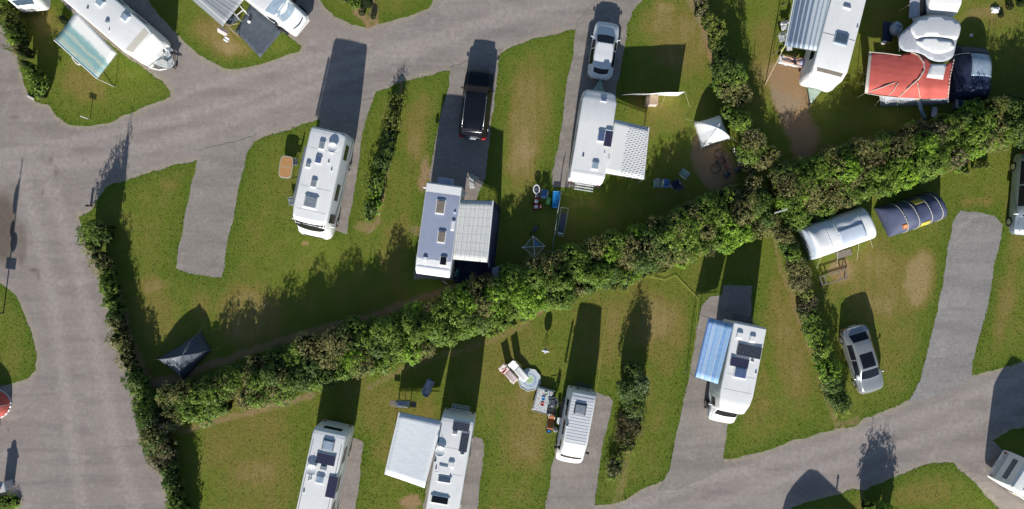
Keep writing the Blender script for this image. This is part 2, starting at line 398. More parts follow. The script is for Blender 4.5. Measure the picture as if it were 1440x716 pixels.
SOIL_LINES = [([(205,525),(215,540),(260,528),(300,512),(360,492),(450,464),(520,446),(600,416),(650,402),(690,392)],7,.8),
 ([(160,402),(172,430),(182,470),(200,515),(210,540)],7,.75),([(968,-10),(980,20),(990,40),(998,72),(1008,105),(1016,128)],7,.7),
 ([(1088,335),(1100,380),(1112,410),(1122,445),(1140,490),(1158,540),(1172,590)],5,.6),([(255,608),(310,590),(370,576),(440,556)],6,.7),([(520,545),(560,520),(620,502),(690,480),(740,455)],6,.55),
 ([(565,118),(558,150),(550,200),(545,240),(536,290),(528,318),(514,328)],4,.75),([(885,620),(880,650),(872,690),(868,705)],9,.5),([(740,452),(800,430),(860,405),(920,385)],4,.4),([(985,352),(960,362),(1000,348)],7,.9),
 ([(520,38),(514,26),(500,14)],6,.8),([(530,36),(528,20),(524,0)],7,.75),([(60,140),(45,110),(38,90)],6,.5),([(1175,598),(1190,596),(1205,590)],7,.6),([(1212,694),(1214,720)],5,.6),([(1250,275),(1320,248),(1400,210)],4,.5),([(140,395),(170,392),(240,384)],1.6,.3)]
def fields(x, y):
    px = 720 + x * S; py = 358 - y * S
    wob = (fbm(x, y, 1.1, 40) - .5) * 14; wob2 = (fbm(x, y, 1.1, 50) - .5) * 14
    dry = np.zeros(np.shape(x)); soil = np.zeros(np.shape(x))
    for cx, cy, rx, ry, a, d, s in SPOTS:
        ca, sa = math.cos(R(a)), math.sin(R(a)); ux = px + wob - cx; uy = py + wob2 - cy
        u = (ux * ca + uy * sa) / rx; v = (-ux * sa + uy * ca) / ry
        w = np.clip(1.25 - (u * u + v * v) ** .9, 0, 1); w = w * w * (3 - 2 * w)
        dry += w * d; soil = np.maximum(soil, w * s)
    for pts, wd, st in SOIL_LINES:
        q = [G2(*p) for p in pts]; dd = segdist(list(zip(q[:-1], q[1:])), x + wob / 40, y + wob2 / 40) * S
        soil = np.maximum(soil, st * np.clip(1.5 - dd / wd, 0, 1))
    ed = segdist(EDGE, x, y)
    lush = np.exp(-ed / .75) * (1 - np.clip(dry - .5, 0, 1))
    dry = dry * 1.0 + .24 * fbm(x, y, .22, 3) + .45 * (fbm(x, y, .7, 9) - .5)
    dry = dry * np.clip((ed - .15) / 1.1, .15, 1)
    return np.clip(dry, 0, 1.3), np.clip(soil, 0, 1), np.clip(lush, 0, 1), ed
def densify(poly, step, jit, seed):
    r = np.random.default_rng(seed); out = []
    for (a, b) in ring(poly):
        L = math.hypot(b[0] - a[0], b[1] - a[1]); n = max(1, int(L / step)); nx, ny = -(b[1] - a[1]) / (L + 1e-9), (b[0] - a[0]) / (L + 1e-9)
        for k in range(n):
            t = k / n; x = a[0] + (b[0] - a[0]) * t; y = a[1] + (b[1] - a[1]) * t
            j = (float(fbm(x, y, .9, seed + 5, 3)) - .5) * 3.2 * jit + (r.random() - .5) * jit
            out.append((x + nx * j, y + ny * j))
    return out
def sheet(name, poly, mat, z, step, estep, jit, seed, attrs=True, skirt=0.0):
    b = densify(poly, estep, jit, seed); bp = np.array(b)
    x0, y0 = bp.min(0); x1, y1 = bp.max(0)
    gx, gy = np.meshgrid(np.arange(x0 + step / 2, x1, step), np.arange(y0 + step / 2, y1, step)); gx = gx.ravel(); gy = gy.ravel()
    gx = gx + (rng.random(gx.shape) - .5) * step * .4; gy = gy + (rng.random(gy.shape) - .5) * step * .4
    k = inside(b, gx, gy) & (np.abs(gx) < 43) & (np.abs(gy) < 25)
    gx, gy = gx[k], gy[k]
    d = segdist(ring(b), gx, gy); k = d > step * .35; gx, gy = gx[k], gy[k]
    n = len(b); pts = [Vector(p) for p in b] + [Vector((float(p), float(q))) for p, q in zip(gx, gy)]
    V, E, F, _, _, _ = geometry.delaunay_2d_cdt(pts, [(i, (i + 1) % n) for i in range(n)], [list(range(n))], 1, 1e-5)
    mb = MB(); mb.v = [(v.x, v.y, z) for v in V]; mb.f = [tuple(f) for f in F]
    o = mb.build(name, mat); me = o.data
    vx = np.array([v.x for v in V]); vy = np.array([v.y for v in V])
    if attrs:
        dry, soil, lush, ed = fields(vx, vy)
        for nm, ar in (('dry', dry), ('soil', soil), ('lush', lush)):
            at = me.attributes.new(nm, 'FLOAT', 'POINT'); at.data.foreach_set('value', ar.astype(np.float32))
    return tag(o, kind='structure')

# grass colours
GREEN = (.170, .222, .026); DARKG = (.118, .186, .020); OLIVE = (.275, .228, .055); STRAW = (.43, .315, .135); SOILC = (.43, .275, .145); SOILG = (.38, .30, .20)
def grass_mat(name, blades=False):
    m, nt, out = newmat(name)
    def at(nm): return nd(nt, 'ShaderNodeAttribute', attribute_name=nm).outputs['Fac']
    co = objco(nt)
    n1 = noise_n(nt, .8, 6, .62, co); n2 = noise_n(nt, 5, 5, .75, co); n3 = noise_n(nt, 24, 3, .8, co)
    dry, soil, lush = at('dry'), at('soil'), at('lush')
    c = mixc(nt, maprange(nt, n1.outputs[0], .35, .65), GREEN, (.225, .240, .042))
    c = mixc(nt, mathn(nt, 'MULTIPLY', lush, .8), c, DARKG)
    mp = nd(nt, 'ShaderNodeMapping'); lk(nt, co, mp.inputs[0]); mp.inputs['Rotation'].default_value = (0, 0, R(9)); mp.inputs['Scale'].default_value = (2.4, .16, 1)
    nm = noise_n(nt, 1.0, 4, .6, mp.outputs[0], .3)
    dd = mathn(nt, 'ADD', dry, mathn(nt, 'MULTIPLY', mathn(nt, 'SUBTRACT', n2.outputs[0], .5), .8))
    dd = mathn(nt, 'ADD', dd, mathn(nt, 'MULTIPLY', mathn(nt, 'SUBTRACT', nm.outputs[0], .5), .75))
    dd = mathn(nt, 'ADD', dd, mathn(nt, 'MULTIPLY', mathn(nt, 'SUBTRACT', n1.outputs[0], .5), .6))
    c = mixc(nt, maprange(nt, dd, .12, .62), c, OLIVE)
    c = mixc(nt, maprange(nt, dd, .62, 1.25), c, STRAW)
    ss = mathn(nt, 'ADD', soil, mathn(nt, 'MULTIPLY', mathn(nt, 'SUBTRACT', n2.outputs[0], .5), 1.0))
    n4 = noise_n(nt, .25, 2, .5, co)
    sc = mixc(nt, maprange(nt, n4.outputs[0], .56, .72), SOILC, SOILG)
    c = mixc(nt, maprange(nt, ss, .35, .8), c, sc)
    v = maprange(nt, n3.outputs[0], .25, .75, .74, 1.28)
    if blades:
        v = mathn(nt, 'MULTIPLY', v, nd(nt, 'ShaderNodeAttribute', attribute_name='shade').outputs['Fac'])
    c = mixc(nt, 1.0, c, v, 'MULTIPLY')
    hgt = mathn(nt, 'ADD', n3.outputs[0], mathn(nt, 'MULTIPLY', n2.outputs[0], 1.2))
    b = bsdf(nt, out, c, .9, spec=.15, bump=None if blades else hgt, bstr=.4, bdist=.04)
    return m
grass_mat('lawn_grass'); grass_mat('grass_blades', True)
def gravel_mat(name, base, pale, dark, attr=False, grain=1.0):
    m, nt, out = newmat(name)
    co = objco(nt)
    mp = nd(nt, 'ShaderNodeMapping'); lk(nt, co, mp.inputs[0]); mp.inputs['Rotation'].default_value = (0, 0, R(-19)); mp.inputs['Scale'].default_value = (.16, 1.1, 1)
    n1 = noise_n(nt, .22, 6, .6, co, .6); ns = noise_n(nt, .9, 5, .62, mp.outputs[0], .4); n2 = noise_n(nt, 3.2, 6, .75, co); n3 = noise_n(nt, 17, 4, .85, co); n0 = noise_n(nt, .75, 5, .7, co)
    c = mixc(nt, maprange(nt, n1.outputs[0], .32, .68), base, pale)
    c = mixc(nt, maprange(nt, ns.outputs[0], .45, .66, 0, .85), c, dark)
    c = mixc(nt, maprange(nt, n0.outputs[0], .56, .68, 0, .6), c, tuple(q * 1.22 for q in pale))
    c = mixc(nt, maprange(nt, n0.outputs[0], .40, .26, 0, .5), c, tuple(q * .72 for q in dark))
    if attr:
        e = nd(nt, 'ShaderNodeAttribute', attribute_name='edge').outputs['Fac']
        ee = mathn(nt, 'ADD', e, mathn(nt, 'MULTIPLY', mathn(nt, 'SUBTRACT', n2.outputs[0], .5), .9))
        c = mixc(nt, maprange(nt, ee, .38, .85, 0, .8), c, (.46, .39, .28))
        s = nd(nt, 'ShaderNodeAttribute', attribute_name='stain').outputs['Fac']
        ss = mathn(nt, 'ADD', s, mathn(nt, 'MULTIPLY', mathn(nt, 'SUBTRACT', n2.outputs[0], .5), .8))
        c = mixc(nt, maprange(nt, ss, .3, .9, 0, .85), c, (.17, .128, .095))
        w = nd(nt, 'ShaderNodeAttribute', attribute_name='track').outputs['Fac']
        ww = mathn(nt, 'MULTIPLY', w, maprange(nt, n2.outputs[0], .3, .7, .3, 1.1))
        c = mixc(nt, mathn(nt, 'MULTIPLY', ww, .62), c, tuple(q * 1.25 for q in pale))
    v = maprange(nt, n3.outputs[0], .28, .72, 1 - .33 * grain, 1 + .33 * grain)
    v2 = maprange(nt, n2.outputs[0], .3, .7, .86, 1.12)
    c = mixc(nt, 1.0, c, mathn(nt, 'MULTIPLY', v, v2), 'MULTIPLY')
    vo = nd(nt, 'ShaderNodeTexVoronoi'); vo.inputs['Scale'].default_value = 6; lk(nt, co, vo.inputs[0])
    c = mixc(nt, mathn(nt, 'MULTIPLY', mathn(nt, 'LESS_THAN', vo.outputs['Distance'], .11), .45), c, (.5, .48, .44))
    bsdf(nt, out, c, .92, spec=.2, bump=mathn(nt, 'ADD', n3.outputs[0], n2.outputs[0]), bstr=.35, bdist=.03)
gravel_mat('road_gravel', (.375, .318, .282), (.425, .365, .325), (.308, .262, .234), True)
gravel_mat('pad_gravel', (.355, .305, .266), (.405, .350, .305), (.300, .258, .225), False, 1.2)
gravel_mat('pad_grey', (.365, .335, .308), (.410, .378, .348), (.300, .276, .256), False, 1.3)

def build_ground():
    m, nt, out = newmat('far_ground'); co = objco(nt)
    n = noise_n(nt, .02, 6, .6, co); n2 = noise_n(nt, .6, 5, .7, co)
    c = mixc(nt, maprange(nt, n.outputs[0], .45, .55), (.08, .10, .025), (.24, .21, .18)); c = mixc(nt, 1.0, c, maprange(nt, n2.outputs[0], .3, .7, .8, 1.2), 'MULTIPLY')
    bsdf(nt, out, c, .95, spec=.1)
    g = MB(); g.add([(-900, -900, -.05), (900, -900, -.05), (900, 900, -.05), (-900, 900, -.05)], [(0, 1, 2, 3)]); tag(g.build('ground', 'far_ground'), kind='structure')
    # road: one gravel sheet with its own wear
    st = .3; xs = np.arange(-48, 48.01, st); ys = np.arange(-29, 29.01, st); nx, ny = len(xs), len(ys)
    X, Y = np.meshgrid(xs, ys); X = X.ravel(); Y = Y.ravel()
    Z = .006 * (fbm(X, Y, .6, 77) - .5)
    me = bpy.data.meshes.new('road'); idx = np.arange(nx * ny).reshape(ny, nx)
    F = np.stack([idx[:-1, :-1], idx[:-1, 1:], idx[1:, 1:], idx[1:, :-1]], -1).reshape(-1, 4)
    me.vertices.add(nx * ny); me.vertices.foreach_set('co', np.stack([X, Y, Z], -1).ravel()); me.loops.add(F.size); me.loops.foreach_set('vertex_index', F.ravel())
    me.polygons.add(len(F)); me.polygons.foreach_set('loop_start', np.arange(0, F.size, 4)); me.update()
    d = segdist([s for p in LW for s in ring(p)], X, Y)
    px = 720 + X * S; py = 358 - Y * S
    stain = np.zeros(X.shape)
    for cx, cy, rx, ry, s in [(5,320,22,60,1),(30,345,10,40,.7),(20,270,14,20,.5),(70,228,5,10,.9),(80,240,5,12,.8),(60,270,5,5,.8),(48,380,8,6,.9),(55,390,4,7,.7),(655,56,10,4,.6),(100,45,0.1,.1,0),(20,165,10,6,.6),(75,235,4,8,.6),(485,100,14,10,.5),(225,215,12,8,.4),(1290,100,1,1,0)]:
        stain = np.maximum(stain, s * np.clip(1.3 - ((px - cx) / rx) ** 2 - ((py - cy) / ry) ** 2, 0, 1))
    track = np.zeros(X.shape)
    for pts, wd in [([(0,232),(60,235),(130,225),(210,205),(300,180),(420,130),(560,80),(700,30),(800,5)],9),([(0,215),(120,195),(230,170),(340,140),(450,100),(600,55),(720,15)],7),([(60,240),(85,300),(110,380),(130,470),(150,560),(170,650),(190,716)],10),([(30,250),(52,320),(70,400),(85,500),(100,600),(115,716)],9),
                    ([(880,716),(1000,672),(1130,640),(1250,600),(1380,550),(1440,530)],8),([(1000,712),(1120,670),(1250,632),(1380,590),(1440,560)],8),([(260,130),(400,90),(520,60)],6)]:
        q = [G2(*p) for p in pts]; dd = segdist(list(zip(q[:-1], q[1:])), X, Y) * S; track = np.maximum(track, np.clip(1.4 - dd / wd, 0, 1))
    for nm, ar in (('edge', np.exp(-d / .42)), ('stain', stain), ('track', track)):
        at = me.attributes.new(nm, 'FLOAT', 'POINT'); at.data.foreach_set('value', ar.astype(np.float32))
    me.materials.append(M['road_gravel']); o = bpy.data.objects.new('road', me); COL.objects.link(o); tag(o, kind='structure')
    for i, p in enumerate(LW): sheet('lawn', p, 'lawn_grass', .009, .3, .22, .09, 20 + i)
    for i, p in enumerate(PW): sheet('gravel_pitch', p, 'pad_grey' if i == 4 else 'pad_gravel', .014, 1.0, .22, .08, 60 + i, attrs=False)
    # grass blades as one mass
    N = 330000
    x = rng.uniform(-37.5, 37.5, N); y = rng.uniform(-19.2, 19.2, N)
    k = np.zeros(N, bool)
    for p in LW: k |= inside(p, x, y)
    for p in PW: k &= ~inside(p, x, y)
    x, y = x[k], y[k]
    dry, soil, lush, ed = fields(x, y)
    k = rng.random(len(x)) > soil * 1.1 - .05
    x, y, dry, soil, lush, ed = (a[k] for a in (x, y, dry, soil, lush, ed)); n = len(x)
    a = rng.uniform(0, 2 * np.pi, n); w = rng.uniform(.015, .036, n); h = rng.uniform(.018, .048, n) * (1 + .35 * lush + .25 * (ed < .12)) * (1 - .35 * np.clip(dry, 0, 1))
    lean = rng.normal(0, .45, (n, 2)) * h[:, None]
    P = np.zeros((n, 3, 3)); P[:, 0] = np.stack([x - np.cos(a) * w, y - np.sin(a) * w, np.full(n, .008)], -1); P[:, 1] = np.stack([x + np.cos(a) * w, y + np.sin(a) * w, np.full(n, .008)], -1)
    P[:, 2] = np.stack([x + lean[:, 0], y + lean[:, 1], .008 + h], -1)
    o = rawmesh('grass', P.reshape(-1, 3), 3, 'grass_blades')
    for nm, ar in (('dry', dry), ('soil', soil), ('lush', lush), ('shade', rng.uniform(.8, 1.5, n))):
        at = o.data.attributes.new(nm, 'FLOAT', 'POINT'); at.data.foreach_set('value', np.repeat(ar, 3).astype(np.float32))
    tag(o, 'short mown grass covering the pitches between the gravel drives', 'grass', kind='stuff')
def rawmesh(name, V, n, mat, parent=None):
    me = bpy.data.meshes.new(name); nv = len(V)
    me.vertices.add(nv); me.vertices.foreach_set('co', np.asarray(V, np.float32).ravel()); me.loops.add(nv); me.loops.foreach_set('vertex_index', np.arange(nv, dtype=np.int32))
    me.polygons.add(nv // n); me.polygons.foreach_set('loop_start', np.arange(0, nv, n, dtype=np.int32)); me.update(calc_edges=True)
    me.materials.append(M[mat]); o = bpy.data.objects.new(name, me); COL.objects.link(o)
    if parent is not None: o.parent = parent
    return o
build_ground()

# ------------------------------------------------------------------ hedges and shrubs
def leaf_mat():
    m, nt, out = newmat('leaves')
    a = nd(nt, 'ShaderNodeAttribute', attribute_name='tint').outputs['Color']
    d = nd(nt, 'ShaderNodeBsdfPrincipled'); d.inputs['Roughness'].default_value = .5; d.inputs['Specular IOR Level'].default_value = .3; lk(nt, a, d.inputs['Base Color'])
    t = nd(nt, 'ShaderNodeBsdfTranslucent'); lk(nt, mixc(nt, .5, a, (.12, .2, .02)), t.inputs[0])
    mx = nd(nt, 'ShaderNodeMixShader'); mx.inputs[0].default_value = .3; lk(nt, d.outputs[0], mx.inputs[1]); lk(nt, t.outputs[0], mx.inputs[2]); lk(nt, mx.outputs[0], out.inputs[0])
leaf_mat()
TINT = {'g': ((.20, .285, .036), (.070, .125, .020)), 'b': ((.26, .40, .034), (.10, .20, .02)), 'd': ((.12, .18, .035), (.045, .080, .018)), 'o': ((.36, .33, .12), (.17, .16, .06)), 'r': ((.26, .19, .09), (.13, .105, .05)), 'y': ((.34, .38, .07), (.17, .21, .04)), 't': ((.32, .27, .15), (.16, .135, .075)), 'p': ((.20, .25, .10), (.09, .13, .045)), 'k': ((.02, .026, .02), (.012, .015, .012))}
def shrub_cloud(blobs, leaf=.11, dens=1.55):
    """blobs: (x, y, radius, height, kind) -> leaf quads with a tint for each, core and twig meshes"""
    Vs = []; Ts = []; core = MB(); tw = MB(); core_r = .74
    for (x, y, r, h, kd) in blobs:
        hi, lo = TINT[kd]; fine = kd in 'ortyk'
        nr = int((70 if not fine else 90) * dens * (r / .7) ** 2 * (.6 + .4 * h / 2))
        # rosettes over the crown's outer surface
        u = rng.random(nr); ph = rng.uniform(0, 2 * np.pi, nr); ct = 1 - 1.05 * u; st = np.sqrt(np.clip(1 - ct * ct, 0, 1))
        D = np.stack([st * np.cos(ph), st * np.sin(ph), ct], -1)
        lump = .80 + .42 * vnoise(D[:, 0] * 2 + x, D[:, 1] * 2 + y, 1.3, 5) + rng.normal(0, .06, nr)
        zc = h * .5
        C = np.stack([x + D[:, 0] * r * lump, y + D[:, 1] * r * lump, zc + D[:, 2] * (h - zc) * lump], -1)
        C[:, 2] = np.where(D[:, 2] < 0, C[:, 2] * (1 + D[:, 2] * .6), C[:, 2])
        nl = 6 if not fine else 5
        L = leaf * (1.0 if not fine else .8)
        Cn = np.repeat(C, nl, 0); Dn = np.repeat(D, nl, 0); n = len(Cn)
        an = np.tile(np.arange(nl) * 2 * np.pi / nl, nr) + np.repeat(rng.uniform(0, 6.28, nr), nl) + rng.normal(0, .35, n)
        up = Dn * .6 + np.array([0, 0, .8]) + rng.normal(0, .30 if not fine else .6, (n, 3)); up /= np.linalg.norm(up, axis=1)[:, None]
        t1 = np.cross(up, np.array([1, .01, 0.])); t1 /= np.linalg.norm(t1, axis=1)[:, None]; t2 = np.cross(up, t1)
        dr = t1 * np.cos(an)[:, None] + t2 * np.sin(an)[:, None]; sd = np.cross(dr, up)
        ll = (L * rng.uniform(.7, 1.6, n))[:, None]; ww = ll * (.30 if not fine else .17)
        P = np.zeros((n, 4, 3)); base = Cn + rng.normal(0, .03, (n, 3))
        P[:, 0] = base; P[:, 1] = base + dr * ll * .5 + sd * ww + up * ll * .05; P[:, 2] = base + dr * ll - up * ll * .25; P[:, 3] = base + dr * ll * .5 - sd * ww + up * ll * .05
        Vs.append(P.reshape(-1, 3))
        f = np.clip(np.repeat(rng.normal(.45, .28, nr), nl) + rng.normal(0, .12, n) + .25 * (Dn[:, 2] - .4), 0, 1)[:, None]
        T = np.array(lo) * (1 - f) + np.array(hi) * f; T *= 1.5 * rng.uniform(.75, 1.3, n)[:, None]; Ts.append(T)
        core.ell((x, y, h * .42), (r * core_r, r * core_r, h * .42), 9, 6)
        for k in range(int(3 + r * 3)):
            aa = random.uniform(0, 6.28); rr = r * random.uniform(.2, .9); tx, ty = x + rr * math.cos(aa), y + rr * math.sin(aa)
            tw.tube((x + .3 * rr * math.cos(aa), y + .3 * rr * math.sin(aa), 0), (tx, ty, h * random.uniform(.75, 1.02)), .018, 3, .006, False)
    return np.concatenate(Vs), np.concatenate(Ts), core, tw
def shoots(pts, hmin, hmax, kd='g'):          # upright shoots standing out of a hedge top
    n = 0; Vs = []; Ts = []; tw = MB(); hi, lo = TINT[kd]
    for (x, y, z) in pts:
        h = random.uniform(hmin, hmax); dx, dy = random.gauss(0, .07) * h, random.gauss(0, .07) * h
        tw.tube((x, y, z - .4), (x + dx, y + dy, z + h), .012, 3, .004, False)
        m = int(10 + h * 16); t = rng.random(m) ** .8; c = np.stack([x + dx * t, y + dy * t, z - .1 + (h + .1) * t], -1)
        a = rng.uniform(0, 6.28, m); l = rng.uniform(.05, .11, m) * (1.25 - .6 * t); d = np.stack([np.cos(a), np.sin(a), rng.uniform(-.3, .6, m)], -1); s = np.stack([-np.sin(a), np.cos(a), np.zeros(m)], -1)
        P = np.zeros((m, 4, 3)); P[:, 0] = c; P[:, 1] = c + d * (l * .5)[:, None] + s * (l * .3)[:, None]; P[:, 2] = c + d * l[:, None]; P[:, 3] = c + d * (l * .5)[:, None] - s * (l * .3)[:, None]
        f = rng.random(m)[:, None]; Vs.append(P.reshape(-1, 3)); Ts.append(np.array(lo) * (1 - f) + np.array(hi) * f)
    return np.concatenate(Vs), np.concatenate(Ts), tw
def foliage_thing(name, label, cat, blobs, group=None, leaf=.11, dens=1.55, sh=None, shk='g', shn=0, core='hedge_core'):
    cx = sum(b[0] for b in blobs) / len(blobs); cy = sum(b[1] for b in blobs) / len(blobs)
    t = thing(name, label, cat, (cx, cy, 0), 0, group)
    V, T, co, tw = shrub_cloud(blobs, leaf, dens)
    if shn:
        pts = []
        for _ in range(shn):
            b = random.choice(blobs); a = random.uniform(0, 6.28); q = math.sqrt(random.random()) * .8
            pts.append((b[0] + math.cos(a) * q * b[2], b[1] + math.sin(a) * q * b[2], b[3] * (1 - .25 * q)))
        V2, T2, tw2 = shoots(pts, sh[0], sh[1], shk); V = np.concatenate([V, V2]); T = np.concatenate([T, T2]); o = len(tw.v); tw.v += tw2.v; tw.f += [tuple(i + o for i in f) for f in tw2.f]
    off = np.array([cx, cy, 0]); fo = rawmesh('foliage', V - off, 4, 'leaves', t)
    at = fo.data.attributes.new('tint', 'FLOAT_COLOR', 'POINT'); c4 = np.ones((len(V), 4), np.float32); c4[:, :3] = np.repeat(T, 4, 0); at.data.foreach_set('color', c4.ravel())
    co.build('light_blocking_core', core, t, True, frame(t)); tw.build('stems', 'bark', t, False, frame(t))  # dark blobs added inside the crown to block light through the leaves
    return t
def run(pts, zref, seed, step=.58, hvar=.28, kinds='gggdbo', extra=''):
    """pts: (px, py, half width px, height m, kinds) along the crown's middle line"""
    r = random.Random(seed); out = []
    W_ = [(*G2(p[0], p[1], zref), max(.27, p[2] / S * (1 - zref / HC) - (.20 if p[2] < 24 else .06)), p[3], p[4] if len(p) > 4 else kinds) for p in pts]
    for a, b in zip(W_[:-1], W_[1:]):
        L = math.hypot(b[0] - a[0], b[1] - a[1]); n = max(1, round(L / step)); nx, ny = -(b[1] - a[1]) / L, (b[0] - a[0]) / L
        for i in range(n):
            t = (i + r.random() * .6) / n; hw = a[2] + (b[2] - a[2]) * t; h = a[3] + (b[3] - a[3]) * t
            x = a[0] + (b[0] - a[0]) * t; y = a[1] + (b[1] - a[1]) * t
            m = max(1, round(hw * 2 / .85)); kk = (a if r.random() > t else b)[4]; kk = kk[:2] + extra + kk[2:]
            for j in range(m):
                rr = min(hw, .62) * r.uniform(.7, 1.42); s = 0 if m == 1 else (j / (m - 1) * 2 - 1) * (hw - rr * .75)
                s += r.gauss(0, .05 + .13 * min(1, hw))
                if r.random() < .07 and hw > .6: continue
                edge = 1 - .22 * (abs(s) / (hw + .01)) ** 2
                q = float(vnoise(x + nx * s, y + ny * s, .55, 91 + seed)); q = (q - .5) * 1.5 + .5 + r.uniform(-.12, .12); out.append((x + nx * s, y + ny * s, rr, h * edge * r.uniform(1 - hvar, 1 + hvar), kk[int(max(0, min(.999, q)) * len(kk))]))
    return out
def build_hedges():
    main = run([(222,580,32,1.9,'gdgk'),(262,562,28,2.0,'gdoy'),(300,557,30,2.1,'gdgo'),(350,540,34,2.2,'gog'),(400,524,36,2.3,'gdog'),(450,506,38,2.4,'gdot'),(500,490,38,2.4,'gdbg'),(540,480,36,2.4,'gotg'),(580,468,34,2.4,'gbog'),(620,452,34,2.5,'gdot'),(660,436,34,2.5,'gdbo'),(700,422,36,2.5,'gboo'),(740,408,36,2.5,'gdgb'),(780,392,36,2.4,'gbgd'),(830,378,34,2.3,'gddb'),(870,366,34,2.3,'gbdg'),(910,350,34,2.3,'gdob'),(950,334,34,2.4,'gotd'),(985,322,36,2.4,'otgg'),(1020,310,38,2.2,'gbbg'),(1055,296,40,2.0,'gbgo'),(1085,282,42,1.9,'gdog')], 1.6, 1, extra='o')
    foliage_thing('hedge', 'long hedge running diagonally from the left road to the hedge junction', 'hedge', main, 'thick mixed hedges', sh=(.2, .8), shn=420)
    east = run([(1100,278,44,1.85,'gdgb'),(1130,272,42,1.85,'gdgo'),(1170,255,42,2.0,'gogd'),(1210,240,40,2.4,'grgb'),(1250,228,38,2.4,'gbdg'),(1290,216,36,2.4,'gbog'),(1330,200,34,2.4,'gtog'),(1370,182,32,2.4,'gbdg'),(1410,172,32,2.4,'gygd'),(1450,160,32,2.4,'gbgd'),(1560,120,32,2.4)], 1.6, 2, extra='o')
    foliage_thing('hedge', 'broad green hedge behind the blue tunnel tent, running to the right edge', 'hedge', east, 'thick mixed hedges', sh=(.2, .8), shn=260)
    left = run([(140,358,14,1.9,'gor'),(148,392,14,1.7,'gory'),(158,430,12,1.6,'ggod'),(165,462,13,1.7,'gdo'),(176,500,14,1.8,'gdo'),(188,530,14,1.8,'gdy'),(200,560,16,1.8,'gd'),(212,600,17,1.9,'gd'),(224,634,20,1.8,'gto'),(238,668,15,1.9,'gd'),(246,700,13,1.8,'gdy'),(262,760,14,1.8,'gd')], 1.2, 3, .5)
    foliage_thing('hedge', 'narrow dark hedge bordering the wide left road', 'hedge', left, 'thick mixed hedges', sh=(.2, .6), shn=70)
    tl = run([(-8,-20,14,2.0,'gdg'),(6,18,14,2.0,'gdy'),(16,44,13,2.0,'gdo'),(30,72,12,1.9,'gro'),(38,96,13,1.9,'gyg'),(48,120,13,1.8,'gdy'),(54,136,10,1.5,'gyo')], 1.3, 4, .5)
    foliage_thing('hedge', 'ragged green hedge strip at the top left corner by the road', 'hedge', tl, 'thick mixed hedges', sh=(.3, 1.0), shn=40)
    isl = run([(556,134,11,1.0,'yt'),(552,158,13,1.1,'yyg'),(548,180,13,1.1,'ygd'),(543,205,12,1.2,'dkr'),(537,228,13,1.2,'drg'),(532,248,15,1.2,'gb'),(526,270,15,1.1,'gbg'),(521,290,15,1.1,'gbd'),(517,306,12,.8,'yg')], .9, 5, .45)
    foliage_thing('shrub_row', 'thin row of dark and bright shrubs between two grass strips', 'shrub row', isl, 'narrow shrub rows', sh=(.3, .9), shn=16, shk='k', leaf=.085)
    rt = run([(985,-14,14,2.0,'oty'),(992,18,14,2.0,'oyt'),(1002,30,13,1.9,'yog'),(1010,62,16,2.1,'gdd'),(1018,88,16,2.1,'gdd'),(1028,112,20,2.1,'otg'),(1036,132,22,2.1,'oto'),(1040,160,16,2.1,'gyg'),(1052,186,16,2.1,'gdo'),(1064,210,20,1.9,'otg'),(1076,236,26,1.8,'otgo')], 1.5, 6, .55)
    foliage_thing('hedge', 'tall olive hedge between the white square tent and the brown earth pitch', 'hedge', rt, 'thick mixed hedges', sh=(.3, .8), shn=60)
    rl = run([(1098,330,14,2.0,'god'),(1112,352,16,1.9,'gdo'),(1120,376,18,1.8,'oto'),(1130,400,18,1.7,'toy'),(1137,424,15,1.6,'otg'),(1143,452,16,1.6,'ygp'),(1152,478,17,1.6,'gbg'),(1160,505,16,1.6,'gbg'),(1170,528,16,1.5,'gbd'),(1180,552,15,1.4,'gdd'),(1186,574,14,1.2,'gyt'),(1190,588,12,.9,'yty')], 1.2, 7, .5)
    foliage_thing('hedge', 'short hedge going down to the road beside the silver car', 'hedge', rl, 'thick mixed hedges', sh=(.15, .4), shn=24)
    bs = run([(894,540,17,2.0,'dg'),(892,556,18,1.6,'pdg'),(890,582,18,1.1,'tyk'),(888,600,20,.8,'ttr'),(880,620,17,.7,'yty'),(875,640,13,.8,'gy'),(868,656,16,1.0,'bgg'),(866,680,11,.5,'yt')], .9, 8, .5)
    foliage_thing('shrub_row', 'flowering shrub row with brown twigs between the campervan drive and the lower right lawn', 'shrub row', bs, 'narrow shrub rows', leaf=.085, sh=(.3, .9), shn=14, shk='k')
    foliage_thing('shrub', 'tall pointed shrub at the road corner casting a long spiked shadow', 'shrub', [(*G2(122,330,1.6), .75, 2.0, 'g'), (*G2(132,322,1.8), .65, 2.6, 'g'), (*G2(122,345,1.6), .6, 1.9, 'y'), (*G2(137,332,1.8), .55, 2.3, 'd'), (*G2(131,318,2.8), .28, 3.5, 'd')], leaf=.1, sh=(.3, .9), shn=22)
    foliage_thing('shrub', 'dark spreading shrub with small pale flowers beside the long pointed shadow', 'shrub', [(*G2(885,548,1.8), .75, 2.2, 'd'), (*G2(900,540,1.8), .7, 2.4, 'p'), (*G2(893,522,2), .55, 2.3, 'd')], sh=(.3, 1.0), shn=18, shk='d')
    foliage_thing('shrub', 'bright green bush at the bottom edge beside the lower right lawn', 'shrub', [(*G2(1226,716,1.2), .6, 2.0, 'g'), (*G2(1242,722,1.2), .7, 2.2, 'b'), (*G2(1232,738,1.2), .8, 2.3, 'g'), (*G2(1256,735,1.2), .5, 2.0, 'g')], sh=(.3, .9), shn=18)
